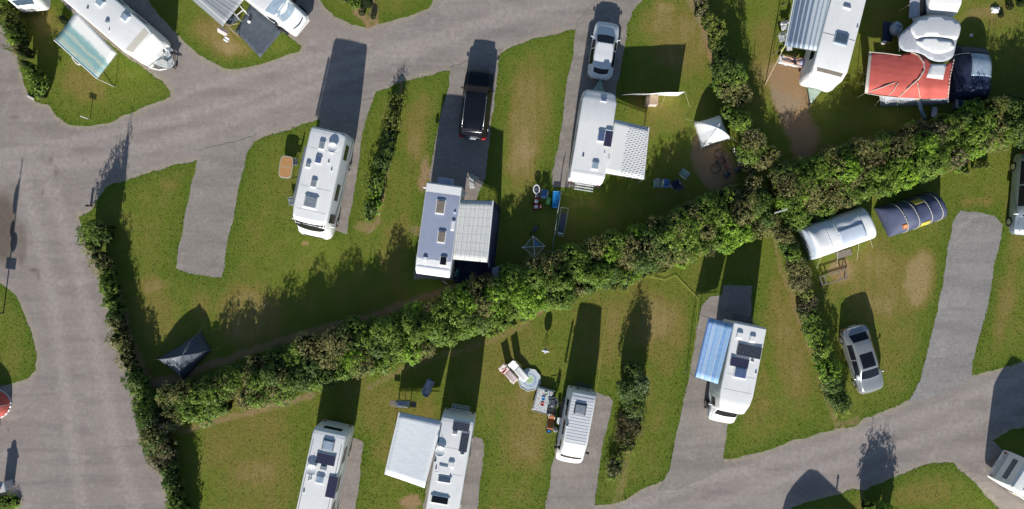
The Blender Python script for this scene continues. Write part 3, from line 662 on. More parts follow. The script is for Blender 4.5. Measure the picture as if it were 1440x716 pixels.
    foliage_thing('shrub', 'twiggy pale shrub on the earth corner at the top edge', 'shrub', [(*G2(498,4,.6), .42, .9, 'g'), (*G2(516,2,.7), .48, 1.1, 'k'), (*G2(508,16,.5), .35, .6, 't'), (*G2(524,22,.4), .3, .5, 't'), (*G2(486,-6,.6), .5, 1.2, 'd')], sh=(.2, .5), shn=8, shk='t', leaf=.08)
    low = run([(690,468,10,.8,'by'),(730,452,12,.9,'byb'),(752,442,10,.7,'by')], .5, 31, .5) + run([(850,404,9,.7,'yb'),(885,396,11,.8,'by'),(930,378,12,.8,'bby'),(965,362,12,.8,'by')], .5, 32, .5)
    foliage_thing('undergrowth', 'low bright green undergrowth along the sunny foot of the long diagonal hedge', 'undergrowth', low, leaf=.09)
    low = run([(1136,318,9,.7,'by'),(1126,330,8,.6,'b')], .5, 33, .5) + run([(1352,240,7,.5,'yb'),(1378,234,7,.5,'by'),(1395,228,6,.5,'y')], .5, 34, .5) + run([(1250,272,9,.8,'by'),(1285,260,9,.8,'yb')], .5, 35, .5)
    foliage_thing('undergrowth', 'low bright green undergrowth at the foot of the hedge behind the tunnel tents', 'undergrowth', low, leaf=.09)
    foliage_thing('shrub', 'low dry brown tuft beside the fallen white bag at the top right', 'shrub', [(*G2(1422,8,.3), .4, .4, 'r'), (*G2(1410,20,.3), .3, .3, 'r'), (*G2(1436,4,.3), .4, .6, 'g')], leaf=.07, dens=.6)
    foliage_thing('shrub', 'dark twiggy bush beside the teal awning', 'shrub', [(*G2(88,28,.5), .34, .6, 'k'), (*G2(84,24,.5), .3, .5, 'k'), (*G2(92,36,.4), .24, .4, 'k')], leaf=.07)
    foliage_thing('shrub', 'small clipped bush at the bottom left corner by the grey pillar', 'shrub', [(*G2(6,706,.3), .62, .45, 'g'), (*G2(20,706,.3), .4, .35, 'b'), (*G2(-12,708,.3), .6, .5, 'g')], leaf=.07)
build_hedges()
# ------------------------------------------------------------------ vehicles
class Loft:
    """keys: (x, half width, half width at roof, z bottom, z shoulder, z top, corner radius)"""
    def __init__(s, keys, crown=.03): s.k = keys; s.crown = crown
    def par(s, x):
        k = s.k
        if x <= k[0][0]: return k[0][1:]
        for a, b in zip(k[:-1], k[1:]):
            if x <= b[0]:
                t = (x - a[0]) / (b[0] - a[0]); return tuple(p + (q - p) * t for p, q in zip(a[1:], b[1:]))
        return k[-1][1:]
    def p(s, x, v):
        w, wt, zb, zm, zt, r = s.par(x); sd = 1 if v <= 4 else -1; a = v if v <= 4 else 8 - v
        if a <= 1: y, z = w - .03 * (1 - a), zb + (zm - zb) * a
        elif a <= 2: t = a - 1; y, z = w + (wt - w) * t, zm + (zt - r - zm) * t
        elif a <= 3: t = (a - 2) * math.pi / 2; y, z = wt - r + r * math.cos(t), zt - r + r * math.sin(t)
        else: t = a - 3; y, z = (wt - r) * (1 - t), zt + s.crown * (1 - (1 - t) ** 2)
        return Vector((x, sd * y, z))
    def n(s, x, v):
        e = .004; a = s.p(x + e, v) - s.p(x - e, v); b = s.p(x, min(8, v + e)) - s.p(x, max(0, v - e))
        q = a.cross(b)
        if q.length < 1e-9: return Vector((0, 0, 1))
        q.normalize(); c = s.p(x, v) - Vector((x, 0, (s.par(x)[2] + s.par(x)[4]) / 2))
        return q if q.dot(c) > 0 else -q
    def patch(s, mb, x0, x1, v0, v1, off=.006, nx=8, nv=8, uv=False):
        f = lambda q, t: q(t) if callable(q) else q
        def fn(i, j):
            v = v0 + (v1 - v0) * j; x = f(x0, j) + (f(x1, j) - f(x0, j)) * i; return s.p(x, v) + s.n(x, v) * off
        mb.grid(fn, nx, nv, (lambda i, j: ((f(x0, j) + (f(x1, j) - f(x0, j)) * i), s.p(0, v0 + (v1 - v0) * j).y)) if uv else None); return mb
    def body(s, mb, n=3):
        xs = []
        for a, b in zip(s.k[:-1], s.k[1:]): xs += [a[0] + (b[0] - a[0]) * i / n for i in range(n)]
        xs.append(s.k[-1][0])
        vs = [0, .5, 1, 1.33, 1.66, 2, 2.25, 2.5, 2.75, 3, 3.5, 4, 4.5, 5, 5.25, 5.5, 5.75, 6, 6.34, 6.67, 7, 7.5, 8]
        o = len(mb.v); m = len(vs); P = [s.p(x, v) for x in xs for v in vs]
        F = [(i * m + j, i * m + j + 1, (i + 1) * m + j + 1, (i + 1) * m + j) for i in range(len(xs) - 1) for j in range(m - 1)]
        F += [(i * m + m - 1, i * m, (i + 1) * m, (i + 1) * m + m - 1) for i in range(len(xs) - 1)]
        F += [tuple(range(m)), tuple(range((len(xs) - 1) * m, len(xs) * m))]
        mb.add(P, F); return mb
    def top(s, x, y): 
        w, wt, zb, zm, zt, r = s.par(x); t = 1 - min(1, abs(y) / max(.01, wt - r)); return zt + s.crown * (1 - (1 - t) ** 2)
def place(rear, zr, front, zf):
    a, b = G(*rear, zr), G(*front, zf); d = b - a; d.z = 0
    return (a + b) / 2, math.atan2(d.y, d.x), d.length
def wheel(T, x, y, r=.33, w=.2, side=1):
    t = MB().lathe([(r * .62, -w / 2), (r * .93, -w / 2), (r, -w / 2 + .03), (r, w / 2 - .03), (r * .93, w / 2), (r * .62, w / 2)], (x, y, r), 24, 'Y').build('tyre', 'rubber', None, 40)
    e = bpy.data.objects.new('wheel', t.data); bpy.data.objects.remove(t); COL.objects.link(e); e.parent = T
    m = MB(); m.lathe([(r * .60, -w / 2 - .005), (r * .60, w / 2 + .005)], (x, y, r), 20, 'Y'); m.lathe([(r * .16, -w / 2 - .02), (r * .16, w / 2 + .02)], (x, y, r), 10, 'Y')
    m.build('rim', 'aluminium', e, 40)
def local(T, px, py, z): return frame(T).inverted() @ G(px, py, z)
class Vehicle:
    def __init__(s, name, label, cat, rear, zr, front, zf, w, keyfn, mat, H, crown=.03, group=None, L=None):
        loc, rz, l = place(rear, zr, front, zf); s.L = L or l; s.w = w; s.H = H
        loc.z = 0; s.T = thing(name, label, cat, loc, rz, group); s.lo = Loft(keyfn(s.L, w, H), crown)
        s.mat = mat; s.bd = s.lo.body(MB()).build('body', mat, s.T, 32)
    def patch(s, name, mat, x0, x1, v0, v1, off=.006, uv=False, nx=8, nv=8, parent=None):
        return s.lo.patch(MB(), x0, x1, v0, v1, off, nx, nv, uv).build(name, mat, parent or s.T, 40)
    def hatch(s, px, py, lx, ly, mat='acrylic', fr='white_shell', rz=0, name='roof_hatch', hh=.07):
        c = local(s.T, px, py, s.H + .05); z = s.lo.top(c.x, c.y)
        f = MB().box((c.x, c.y, z + .02), (lx, ly, .09), rz, .02).build(name, fr, s.T)
        MB().box((c.x, c.y, z + .065 + hh / 2), (lx * .84, ly * .84, hh), rz, .03).build('lid', mat, f)
    def solar(s, px, py, lx, ly, mat='solar_cells', rz=0):
        c = local(s.T, px, py, s.H + .08); z = s.lo.top(c.x, c.y) + .055
        f = MB().box((c.x, c.y, z), (lx, ly, .035), rz).box((c.x - lx * .4, c.y, z - .03), (.05, ly * .9, .04), rz).box((c.x + lx * .4, c.y, z - .03), (.05, ly * .9, .04), rz).build('solar_panel', 'aluminium', s.T)
        ca, sa = math.cos(rz), math.sin(rz); hx, hy = lx / 2 - .025, ly / 2 - .025
        def fn(i, j): a, b = (i * 2 - 1) * hx, (j * 2 - 1) * hy; return (c.x + a * ca - b * sa, c.y + a * sa + b * ca, z + .021)
        MB().grid(fn, 1, 1, lambda i, j: (i * hx * 2, j * hy * 2)).build('cells', mat, f)
    def vent(s, px, py, r=.11, mat='pale_plastic'):
        c = local(s.T, px, py, s.H + .05); z = s.lo.top(c.x, c.y)
        MB().lathe([(r, -.02), (r, .06), (r * .8, .1), (r * .2, .12)], (c.x, c.y, z), 16).build('roof_vent', mat, s.T, 40)
    def dish(s, px, py, r=.38, mat='white_paint'):
        c = local(s.T, px, py, s.H + .1); z = s.lo.top(c.x, c.y)
        m = MB().box((c.x + .2, c.y, z + .04), (.3, .22, .09), 0, .02).tube((c.x + .1, c.y, z + .05), (c.x, c.y, z + .14), .03)
        b = m.build('satellite_dish', 'pale_plastic', s.T)
        k = MB().lathe([(.02, .10), (r * .5, .115), (r * .85, .15), (r, .19), (r * .98, .20), (r * .8, .17), (.02, .125)], (c.x, c.y, z + .04), 24); k.tube((c.x, c.y, z + .15), (c.x - r * .8, c.y, z + .34), .015)
        k.build('reflector', mat, b, 40)
    def wheels(s, xs, r=.33, inset=.095):
        for x in xs:
            for sd in (1, -1): wheel(s.T, x, sd * (s.w - inset), r)
    def sidewin(s, x0, x1, side, v0=1.25, v1=1.75, mat='glass_dark', name='side_window'):
        v = (v0, v1) if side > 0 else (8 - v1, 8 - v0)
        s.patch(name, mat, x0, x1, v[0], v[1], .008, nx=4, nv=3)
    def door(s, x0, x1, side, zlow=.1, v1=1.8):
        v = (zlow, v1) if side > 0 else (8 - v1, 8 - zlow)
        d = s.patch('door', 'cream_trim' if s.mat == 'white_shell' else s.mat, x0, x1, v[0], v[1], .006, nx=3, nv=6)
        v = (1.1, 1.6) if side > 0 else (8 - 1.6, 8 - 1.1)
        s.patch('door_window', 'glass_dark', x0 + .12, x1 - .12, v[0], v[1], .012, parent=d, nx=3, nv=3)
    def rearlights(s, z=.8, dy=None, x=None):
        dy = dy or s.w * .78; x = x if x is not None else -s.L / 2
        for sd in (1, -1): MB().box((x - .005, sd * dy, z), (.06, .16, .28), 0, .02).build('taillight', 'red_lens', s.T)
    def plate(s, x, z=.5):
        p = MB().box((x, 0, z), (.03, .5, .11)).build('number_plate', 'plate_white', s.T)
    def mirrors(s, x, z, mat=None, y=None, sz=(.12, .22, .3)):
        for sd in (1, -1):
            y0 = y or s.lo.par(x)[0]; OFF = sz[1] / 2 + .015
            m = MB().box((x, sd * (y0 + OFF), z), sz, 0, .04).tube((x, sd * (y0 - .05), z - .08), (x, sd * (y0 + OFF - .03), z - .05), .025)
            o = m.build('wing_mirror', mat or s.mat, s.T); MB().box((x - sz[0] / 2 - .004, sd * (y0 + OFF), z), (.008, sz[1] * .8, sz[2] * .8)).build('mirror_glass', 'glass_tint', o)
    def case(s, side, x0, x1, z=None):
        z = z or s.H - .16; y = side * (s.w + .06)
        MB().box(((x0 + x1) / 2, y, z), (x1 - x0, .13, .15), 0, .03).build('awning_case', 'aluminium', s.T)
    def rack(s, width=1.3, z=1.0, depth=.45, end=-1, mat='pale_plastic'):
        x = end * s.L / 2; m = MB()
        for sd in (1, -1):
            m.tube((x, sd * width * .3, z - .3), (x + end * depth, sd * width * .3, z), .022); m.tube((x, sd * width * .3, z + .6), (x + end * .12, sd * width * .3, z + .6), .02); m.tube((x + end * .12, sd * width * .3, z + .9), (x + end * .12, sd * width * .3, z - .2), .022)
        for k in range(3): m.box((x + end * (.15 + depth * .36 * k), 0, z + .03), (.06, width, .04))
        m.tube((x + end * .12, -width / 2, z + .9), (x + end * .12, width / 2, z + .9), .022)
        m.build('bike_rack', mat, s.T)
def k_int(L, w, H):
    h = L / 2; return [(-h, w * .93, w * .90, .5, 1.2, H - .22, .14), (-h + .14, w * .99, w * .95, .36, 1.2, H - .04, .13), (-h + .4, w, w * .965, .34, 1.2, H, .11), (h - 1.75, w, w * .965, .34, 1.2, H, .11), (h - 1.15, w, w * .93, .34, 1.2, H - .02, .22), (h - .75, w * .985, w * .83, .34, 1.15, H - .30, .3), (h - .38, w * .95, w * .76, .34, 1.05, 1.72, .22), (h - .16, w * .88, w * .72, .36, .95, 1.36, .16), (h, w * .72, w * .6, .42, .75, 1.0, .1)]
def k_coach(L, w, H):
    h = L / 2; return [(-h, w * .95, w * .93, .45, 1.2, H - .1, .12), (-h + .1, w, w * .97, .36, 1.2, H, .10), (h - 2.35, w, w * .97, .34, 1.2, H, .10), (h - 1.75, w * .96, w * .90, .34, 1.2, H - .02, .14), (h - 1.12, w * .84, w * .74, .34, 1.1, H - .20, .2), (h - 1.0, w * .84, w * .70, .34, 1.1, H - .55, .25), (h - .98, w * .84, w * .70, .34, 1.1, 1.92, .2), (h - .48, w * .82, w * .70, .34, .98, 1.27, .14), (h - .14, w * .78, w * .66, .34, .85, 1.08, .1), (h, w * .66, w * .52, .4, .7, .88, .08)]
def k_caravan(L, w, H):
    h = L / 2; return [(-h, w * .90, w * .82, .5, 1.1, H - .45, .2), (-h + .1, w * .97, w * .92, .38, 1.1, H - .2, .16), (-h + .4, w, w * .96, .34, 1.2, H, .09), (h - .95, w, w * .96, .34, 1.2, H, .09), (h - .4, w * .97, w * .88, .36, 1.15, H - .16, .18), (h - .12, w * .90, w * .78, .42, 1.05, H - .75, .25), (h, w * .8, w * .68, .5, .9, 1.3, .2)]
def k_box(L, w, H):
    h = L / 2; return [(-h, w * .96, w * .93, .42, 1.2, H - .12, .1), (-h + .1, w, w * .97, .34, 1.2, H, .08), (h - .8, w, w * .97, .34, 1.2, H, .08), (h - .35, w * .99, w * .95, .34, 1.2, H - .08, .12), (h - .02, w * .97, w * .92, .38, 1.2, H - .55, .15), (h, w * .9, w * .85, .5, 1.1, H - .9, .15)]
def k_van(L, w, H):
    h = L / 2; return [(-h, w * .92, w * .74, .45, 1.1, H - .25, .1), (-h + .08, w * .98, w * .80, .36, 1.2, H - .06, .12), (-h + .4, w, w * .82, .3, 1.2, H, .12), (h - 1.9, w, w * .82, .3, 1.2, H, .12), (h - 1.25, w, w * .78, .3, 1.15, H - .12, .2), (h - .85, w * .98, w * .74, .3, 1.1, H - .5, .22), (h - .42, w * .94, w * .74, .32, 1.0, 1.32, .14), (h - .12, w * .86, w * .66, .34, .8, 1.02, .1), (h, w * .7, w * .5, .4, .65, .78, .08)]
def k_hatchback(L, w, H):
    h = L / 2; return [(-h, w * .58, w * .42, .45, .64, .78, .06), (-h + .035, w * .76, w * .56, .38, .70, .90, .08), (-h + .11, w * .88, w * .66, .3, .78, 1.02, .1), (-h + .30, w * .965, w * .69, .25, .88, H - .22, .12), (-h + .62, w, w * .70, .22, .92, H - .03, .12), (-h + 1.3, w, w * .73, .2, .92, H, .12), (h - 1.75, w, w * .71, .2, .90, H - .04, .12), (h - 1.02, w * .995, w * .78, .2, .86, 1.0, .09), (h - .5, w * .955, w * .76, .22, .78, .88, .1), (h - .26, w * .89, w * .70, .24, .72, .80, .1), (h - .12, w * .80, w * .6, .28, .64, .71, .07), (h - .04, w * .68, w * .48, .33, .56, .63, .05), (h, w * .46, w * .3, .38, .5, .55, .04)]
def k_suv(L, w, H):
    h = L / 2; return [(-h, w * .82, w * .66, .5, .85, 1.0, .08), (-h + .06, w * .93, w * .72, .38, .95, 1.2, .1), (-h + .28, w * .98, w * .74, .32, 1.02, H - .16, .12), (-h + .5, w, w * .76, .3, 1.05, H - .02, .12), (h - 2.0, w, w * .77, .3, 1.05, H, .12), (h - 1.75, w, w * .75, .3, 1.04, H - .05, .12), (h - 1.2, w * .995, w * .8, .3, 1.0, 1.16, .1), (h - .48, w * .965, w * .78, .32, .9, 1.05, .1), (h - .22, w * .91, w * .72, .34, .84, .98, .09), (h - .09, w * .82, w * .62, .38, .74, .9, .07), (h - .03, w * .70, w * .50, .42, .66, .8, .05), (h, w * .5, w * .34, .47, .6, .7, .04)]
def k_sedan(L, w, H):
    h = L / 2; return [(-h, w * .52, w * .36, .45, .64, .76, .05), (-h + .04, w * .72, w * .54, .38, .70, .86, .06), (-h + .13, w * .86, w * .66, .3, .8, .95, .08), (-h + .42, w * .965, w * .74, .25, .88, 1.02, .1), (-h + .95, w * .995, w * .70, .22, .91, H - .08, .12), (-h + 1.3, w, w * .71, .2, .92, H - .01, .12), (h - 2.1, w, w * .72, .2, .92, H, .12), (h - 1.85, w, w * .71, .2, .91, H - .04, .12), (h - 1.1, w * .995, w * .78, .2, .87, 1.0, .09), (h - .5, w * .955, w * .76, .22, .79, .89, .1), (h - .26, w * .89, w * .70, .24, .73, .82, .09), (h - .12, w * .79, w * .6, .28, .64, .72, .07), (h - .04, w * .66, w * .46, .33, .56, .63, .05), (h, w * .44, w * .3, .38, .5, .55, .04)]
def sheetq(T, name, c, mat, parent=None, sag=.0, nu=10, nv=10, W=2.5, Lm=4, thick=.012):
    """c: four world corners inner0, outer0, outer1, inner1; uv in metres (x outward)"""
    a, b, d, e = [Vector(q) for q in c]
    wu = (b - a).length; lv = (e - a).length
    def fn(u, v):
        p = (a * (1 - u) + b * u) * (1 - v) + (e * (1 - u) + d * u) * v; p = p.copy(); p.z -= sag * math.sin(math.pi * u) * (.6 + .4 * math.sin(math.pi * v)); return p
    return MB().grid(fn, nu, nv, lambda u, v: (u * wu, v * lv)).build(name, mat, parent or T, True, frame(T), thick)
def awning(T, label, inner0, outer0, outer1, inner1, zi, zo, mat, sag=.05, legs=True, rail='white_paint', legfoot=None):
    c = [G(*inner0, zi), G(*outer0, zo), G(*outer1, zo), G(*inner1, zi)]
    a = sheetq(T, 'awning', c, mat, None, sag)
    if label: a['label'] = label
    F = frame(T)
    MB().tube(c[1], c[2], .045, 10).build('front_rail', rail, a, 40, F)
    for k, (q, s_) in enumerate(((c[1], c[0]), (c[2], c[3]))):
        MB().tube(s_ + Vector((0, 0, -.12)), q + Vector((0, 0, -.05)), .022, 6).build('side_arm', 'aluminium', a, False, F)
        if legs: MB().tube(q, (q.x, q.y, .02), .02, 6).lathe([(.05, .02), (.05, .035)], (q.x, q.y, 0), 8).build('leg', 'aluminium', a, False, F)
    return a
def car(name, label, rear, zr, front, zf, w, kf, mat, H, rails=False, sunroof=False, roofglass=False):
    v = Vehicle(name, label, 'car', rear, zr, front, zf, w, kf, mat, H, .02); h = v.L / 2; k = v.lo.k
    big = kf is k_suv; sed = kf is k_sedan
    xb = (h - 1.20, h - 1.74) if big else ((h - 1.1, h - 1.84) if sed else (h - 1.02, h - 1.74))
    v.patch('windscreen', 'glass_dark', lambda t: xb[1] + .05, lambda t: xb[0] - .03 - .10 * abs(2 * t - 1) ** 2, 2.75, 5.25, .006)
    if sed: v.patch('rear_window', 'glass_dark', -h + .50, -h + .97, 2.8, 5.2, .006)
    else: v.patch('rear_window', 'glass_dark', lambda t: -h + .20 + .10 * (2 * t - 1) ** 2, lambda t: -h + (.46 if big else .50) + .06 * (2 * t - 1) ** 2, 2.9, 5.1, .006)
    xs = (-h + (.55 if big else .8), -.15, -.08, xb[1] + .25)
    if sed: xs = (-h + 1.1, -.25, -.17, xb[1] + .3)
    for sd in (1, -1):
        v.sidewin(xs[0], xs[1], sd, 1.12, 1.95); v.sidewin(xs[2], xs[3], sd, 1.12, 1.92)
        vv = (.55, .98) if sd > 0 else (7.02, 7.45)
        v.patch('headlight', 'pale_plastic', h - .34, h - .06, vv[0], vv[1], .008)
        v.patch('taillight', 'red_lens', -h + .02, -h + .16, *((.6, 1.15) if sd > 0 else (6.85, 7.4)), .008)
        MB().box((.25, sd * (w - .005), .78), (.16, .03, .03)).build('door_handle', mat, v.T)
    v.mirrors(xb[0] - .25, 1.0 if not big else 1.15, None, None, (.11, .14, .12)); v.wheels((-h + .82, h - .85), .33 if not big else .37, .11)
    v.plate(-h - .012, .62); v.plate(h + .012, .42)
    if sunroof: v.patch('sunroof', 'glass_dark', -.55, .45, 3.15, 4.85, .008)
    if roofglass: v.patch('roof_panel', 'white_shell', xb[1] - .5, xb[1] - .0, 3.0, 5.0, .006)
    if big:
        for sd in (1, -1): MB().box((-h + .03, sd * w * .76, 1.0), (.16, .30, .12), 0, .04).build('tail_lamp', 'red_lens', v.T)
        MB().box((-h - .03, 0, .92), (.12, .5, .06)).build('number_plate', 'plate_white', v.T); MB().tube((-h + .0, -.55, 1.16), (-h + .0, .55, 1.16), .025, 6).box((-h + .06, 0, 1.2), (.08, .8, .03)).build('tailgate_trim', 'mid_plastic', v.T)
    if rails:
        for sd in (1, -1):
            y = sd * w * .72; MB().path([(-h + .5, y, H + .0), (-h + .7, y, H + .07), (h - 2.2, y, H + .07), (h - 1.95, y, H)], .022, 6).build('roof_rail', 'aluminium', v.T, True)
    MB().box((h - .02, 0, .45), (.05, w * .9, .12), 0, .02).build('grille', 'dark_plastic', v.T)
    return v

def seams(v, xs, y0=3.05, y1=4.95):
    for x in xs: v.patch('roof_seam', 'pale_plastic', x, x + .018, y0, y1, .006, nx=1, nv=8)
def build_vehicles():
    # C: motorhome, upper left
    v = Vehicle('motorhome', 'white motorhome with an orange oval table beside it, its long blue shadow on the road', 'motorhome', (463.5,183), 2.75, (441,333), 1.0, 1.24, k_int, 'white_shell', 3.0); h = v.L / 2
    v.patch('windscreen', 'glass_dark', lambda t: h - .98 + .14 * (1 - (2 * t - 1) ** 2), lambda t: h - .60 + .2 * (1 - (2 * t - 1) ** 2), 2.3, 5.7, .008)
    v.patch('bonnet_trim', 'dark_plastic', lambda t: h - .15 + .1 * (1 - (2 * t - 1) ** 2), lambda t: h - .09 + .1 * (1 - (2 * t - 1) ** 2), 2.0, 6.0, .008)
    v.hatch(453, 204, .62, .42); v.hatch(448, 225, .5, .46, 'acrylic_blue'); v.hatch(433.5, 232, .36, .34, 'acrylic'); v.hatch(441.5, 258, .56, .42); v.hatch(437, 284, .85, .95, 'acrylic', rz=0); v.dish(468, 208, .33)
    v.vent(462, 229, .06); v.vent(466, 240, .05)
    for x0, x1 in ((-2.9, -1.9), (-.2, .9)): v.sidewin(x0, x1, 1)
    v.sidewin(h - 1.75, h - 1.15, 1, 1.0, 1.8); v.sidewin(h - 1.75, h - 1.15, -1, 1.0, 1.8); v.sidewin(-2.6, -1.3, -1); v.door(.4, 1.1, -1); v.wheels((-h + 1.9, h - 1.3)); v.rearlights(); v.mirrors(h - .95, 1.75); v.case(-1, -2.2, 1.8); v.plate(-h - .02)
    v.patch('side_stripe', 'mid_plastic', -h + .2, h - 1.2, .75, .9, .007); v.patch('side_stripe', 'mid_plastic', -h + .2, h - 1.2, 7.1, 7.25, .007)
    MB().box((-h + .35, .95, 2.95), (.5, .35, .04), 0, .01).build('roof_plate', 'glass_tint', v.T)
    seams(v, (-2.2, .35, 1.9))
    # P: motorhome bottom left
    v = Vehicle('motorhome', 'long white motorhome at the bottom edge with a rear window and a round dish', 'motorhome', (464,606), 2.9, (440.5,752), 1.0, 1.15, k_int, 'white_shell', 2.95); h = v.L / 2
    v.patch('windscreen', 'glass_dark', h - .95, h - .55, 2.3, 5.7, .008)
    MB().box((-h + .0, .05, 2.25), (.05, 1.25, .55), 0, .02).build('rear_window', 'glass_dark', v.T)
    v.hatch(461.5, 626, .72, .80, 'glass_pale', 'mid_plastic'); v.solar(458, 646, .70, 1.28, 'solar_plain'); v.dish(438.5, 660, .36); v.hatch(455, 657.5, .34, .42, 'acrylic', 'mid_plastic'); v.hatch(450, 674, .55, .60, 'glass_pale'); v.solar(466.5, 685, 1.45, .66, 'solar_plain'); v.vent(434, 675, .05); v.vent(437, 674, .05); v.vent(427, 692, .06)
    for x0, x1 in ((-2.8, -1.7), (-.8, .3), (1.0, 1.9)): v.sidewin(x0, x1, 1); v.sidewin(x0, x1, -1)
    v.patch('side_stripe', 'mid_plastic', -h + .2, h - 1.2, .8, .95, .007); v.wheels((-h + 1.9, h - 1.3)); v.rearlights(.85); v.mirrors(h - .9, 1.75); v.plate(-h - .02, .6)
    seams(v, (-.9, 1.6)); v.patch('roof_edge', 'mid_plastic', -h + .3, h - 1.8, 3.02, 3.06, .007); v.patch('roof_edge', 'mid_plastic', -h + .3, h - 1.8, 4.94, 4.98, .007)
    # O: motorhome bottom middle with white awning
    v = Vehicle('motorhome', 'white motorhome at the bottom edge with its plain white awning out', 'motorhome', (644,588), 2.9, (620,737), 1.0, 1.14, k_int, 'white_shell', 2.9); h = v.L / 2
    v.patch('windscreen', 'glass_dark', h - .95, h - .55, 2.3, 5.7, .008)
    v.solar(648.5, 600, .55, 1.12); v.solar(652.5, 622.5, 1.25, .55); v.hatch(634.5, 653, .42, .42, 'white_paint'); v.hatch(618.5, 703, .5, 1.30, 'glass_dark'); v.hatch(625, 674, .42, .95, 'glass_tint'); v.hatch(625, 661, .6, .8, 'white_shell', hh=.02)
    v.dish(619, 634, .34); v.hatch(640, 608, .28, .36, 'acrylic'); v.patch('roof_stripe', 'glass_tint', -h + .5, -h + 1.9, 5.0, 5.45, .009); v.vent(612, 648, .07, 'dark_plastic'); v.vent(613, 659, .05, 'dark_plastic')
    v.hatch(650, 638, .12, .3, 'mid_plastic')
    for x0, x1 in ((-2.6, -1.6), (-.4, .6)): v.sidewin(x0, x1, 1)
    v.sidewin(-2.6, -1.4, -1); v.door(.3, 1.0, -1); v.wheels((-h + 1.9, h - 1.3)); v.rearlights(.85); v.mirrors(h - .9, 1.75); v.plate(-h - .02, .6); v.rack(1.3, 1.0, .4)
    awning(v.T, 'plain white awning', (622,592.5), (561.5,580), (541,667), (597,686.5), 2.7, 2.3, 'awning_plain', .06)
    seams(v, (-1.9, -.2, 2.3))
    # M: coachbuilt with blue awning
    v = Vehicle('motorhome', 'white motorhome with a blue striped awning and a tiled solar panel, right of centre', 'motorhome', (1055,457), 2.8, (1013.5,593), .8, 1.14, k_coach, 'white_shell', 2.9); h = v.L / 2
    v.patch('windscreen', 'glass_dark', lambda t: h - .94, lambda t: h - .50 - .08 * abs(2 * t - 1), 2.6, 5.4, .008)
    v.hatch(1040, 471.5, .46, .42, 'white_shell'); v.hatch(1058, 476.5, .46, .42, 'white_shell'); v.solar(1053.5, 494, .80, 1.62); v.solar(1040, 510, .62, 1.22, 'solar_plain'); v.hatch(1041, 524.5, .72, .90, 'acrylic_blue'); v.vent(1063, 525, .06); v.hatch(1058, 508, .08, .22, 'mid_plastic')
    for x0, x1 in ((-2.4, -1.4), (-.4, .7)): v.sidewin(x0, x1, 1)
    v.sidewin(-2.4, -1.4, -1); v.door(0, .7, -1); v.sidewin(h - 1.7, h - 1.1, 1, .9, 1.5); v.sidewin(h - 1.7, h - 1.1, -1, .9, 1.5)
    v.wheels((-h + 1.7, h - .95)); v.rearlights(.8); v.mirrors(h - 1.15, 1.35, 'white_shell', 1.0); v.plate(-h - .02, .6); v.rack(1.5, 1.1, .4, mat='steel_dark')
    for sd in (1, -1): v.patch('headlight', 'pale_plastic', h - .3, h - .05, *((.6, 1.1) if sd > 0 else (6.9, 7.4)), .008)
    awning(v.T, 'blue striped awning', (1031,456), (997,447), (977.5,530), (1009.5,540), 2.72, 2.4, 'awning_blue', .08, legs=True, rail='sky_fabric')
    seams(v, (-.1, .95))
    # N: ribbed campervan
    v = Vehicle('campervan', 'white high roof campervan with a ribbed roof and one dark skylight, furniture at its side', 'campervan', (822,553), 2.5, (799,650), .8, 1.0, k_van, 'white_shell', 2.6); h = v.L / 2
    v.patch('ribbed_roof', 'van_ribs', -h + .28, h - 1.75, 2.95, 5.05, .008, True, 20)
    v.patch('windscreen', 'glass_dark', lambda t: h - .80 + .1 * (1 - (2 * t - 1) ** 2), lambda t: h - .55 + .1 * (1 - (2 * t - 1) ** 2), 2.4, 5.6, .008)
    v.hatch(816, 575.5, .75, .80, 'acrylic', 'steel_dark'); v.hatch(797.5, 598, .2, .2, 'mid_plastic')
    for sd in (1, -1): v.sidewin(-1.9, -.8, sd); v.sidewin(-.5, .5, sd); v.sidewin(h - 1.7, h - .95, sd, 1.05, 1.7)
    v.wheels((-h + .95, h - .9)); v.rearlights(1.0); v.mirrors(h - 1.0, 1.35, 'dark_plastic'); v.plate(-h - .02, .7); v.rack(1.2, 1.0, .3, mat='steel_dark'); v.case(-1, -1.6, 1.2, 2.3)
    # E: grey roofed motorhome, centre
    v = Vehicle('motorhome', 'motorhome with a blue grey roof and sunlit white front, checked awning on its right side', 'motorhome', (625,259), 2.8, (608.5,388), 2.3, 1.22, k_box, 'white_shell', 2.85); h = v.L / 2
    v.patch('roof_skin', 'grey_shell', -h + .04, h - .55, 2.7, 5.3, .01); v.patch('front_panel', 'white_shell', h - .5, h - .02, 2.2, 5.8, .01)
    v.hatch(619.5, 291, 1.0, .62, 'acrylic_brown'); v.hatch(621, 333, .85, .55, 'acrylic_brown'); v.hatch(598, 364, .3, .32, 'white_paint', 'grey_shell'); v.hatch(623.5, 367, .62, .48, 'glass_dark'); v.vent(639.5, 299, .07, 'white_paint'); v.hatch(637, 317, .72, .26, 'white_paint')
    v.sidewin(-1.6, -.6, 1); v.sidewin(-1.9, -.8, -1); v.sidewin(.6, 1.6, -1); v.door(.3, 1.0, 1); v.wheels((-h + 1.7, h - 1.2)); v.rearlights(.8); v.rack(1.0, 1.6, .5); v.plate(-h - .02, .6)
    MB().box((-h - .22, 0, 2.35), (.4, 1.0, .5), 0, .05).build('rear_box', 'grey_shell', v.T); v.mirrors(-h + .35, 2.2, 'white_paint')
    a = awning(v.T, 'checked grey awning with a dark blue side wall', (647,281.5), (693.5,282.5), (685,369), (637,364.5), 2.65, 2.2, 'awning_check', .06)
    A, B = G(694.5, 282.5, 2.18), G(686, 370, 2.18); C_, D = G(704, 292, 0.03) , G(693, 400, .03)
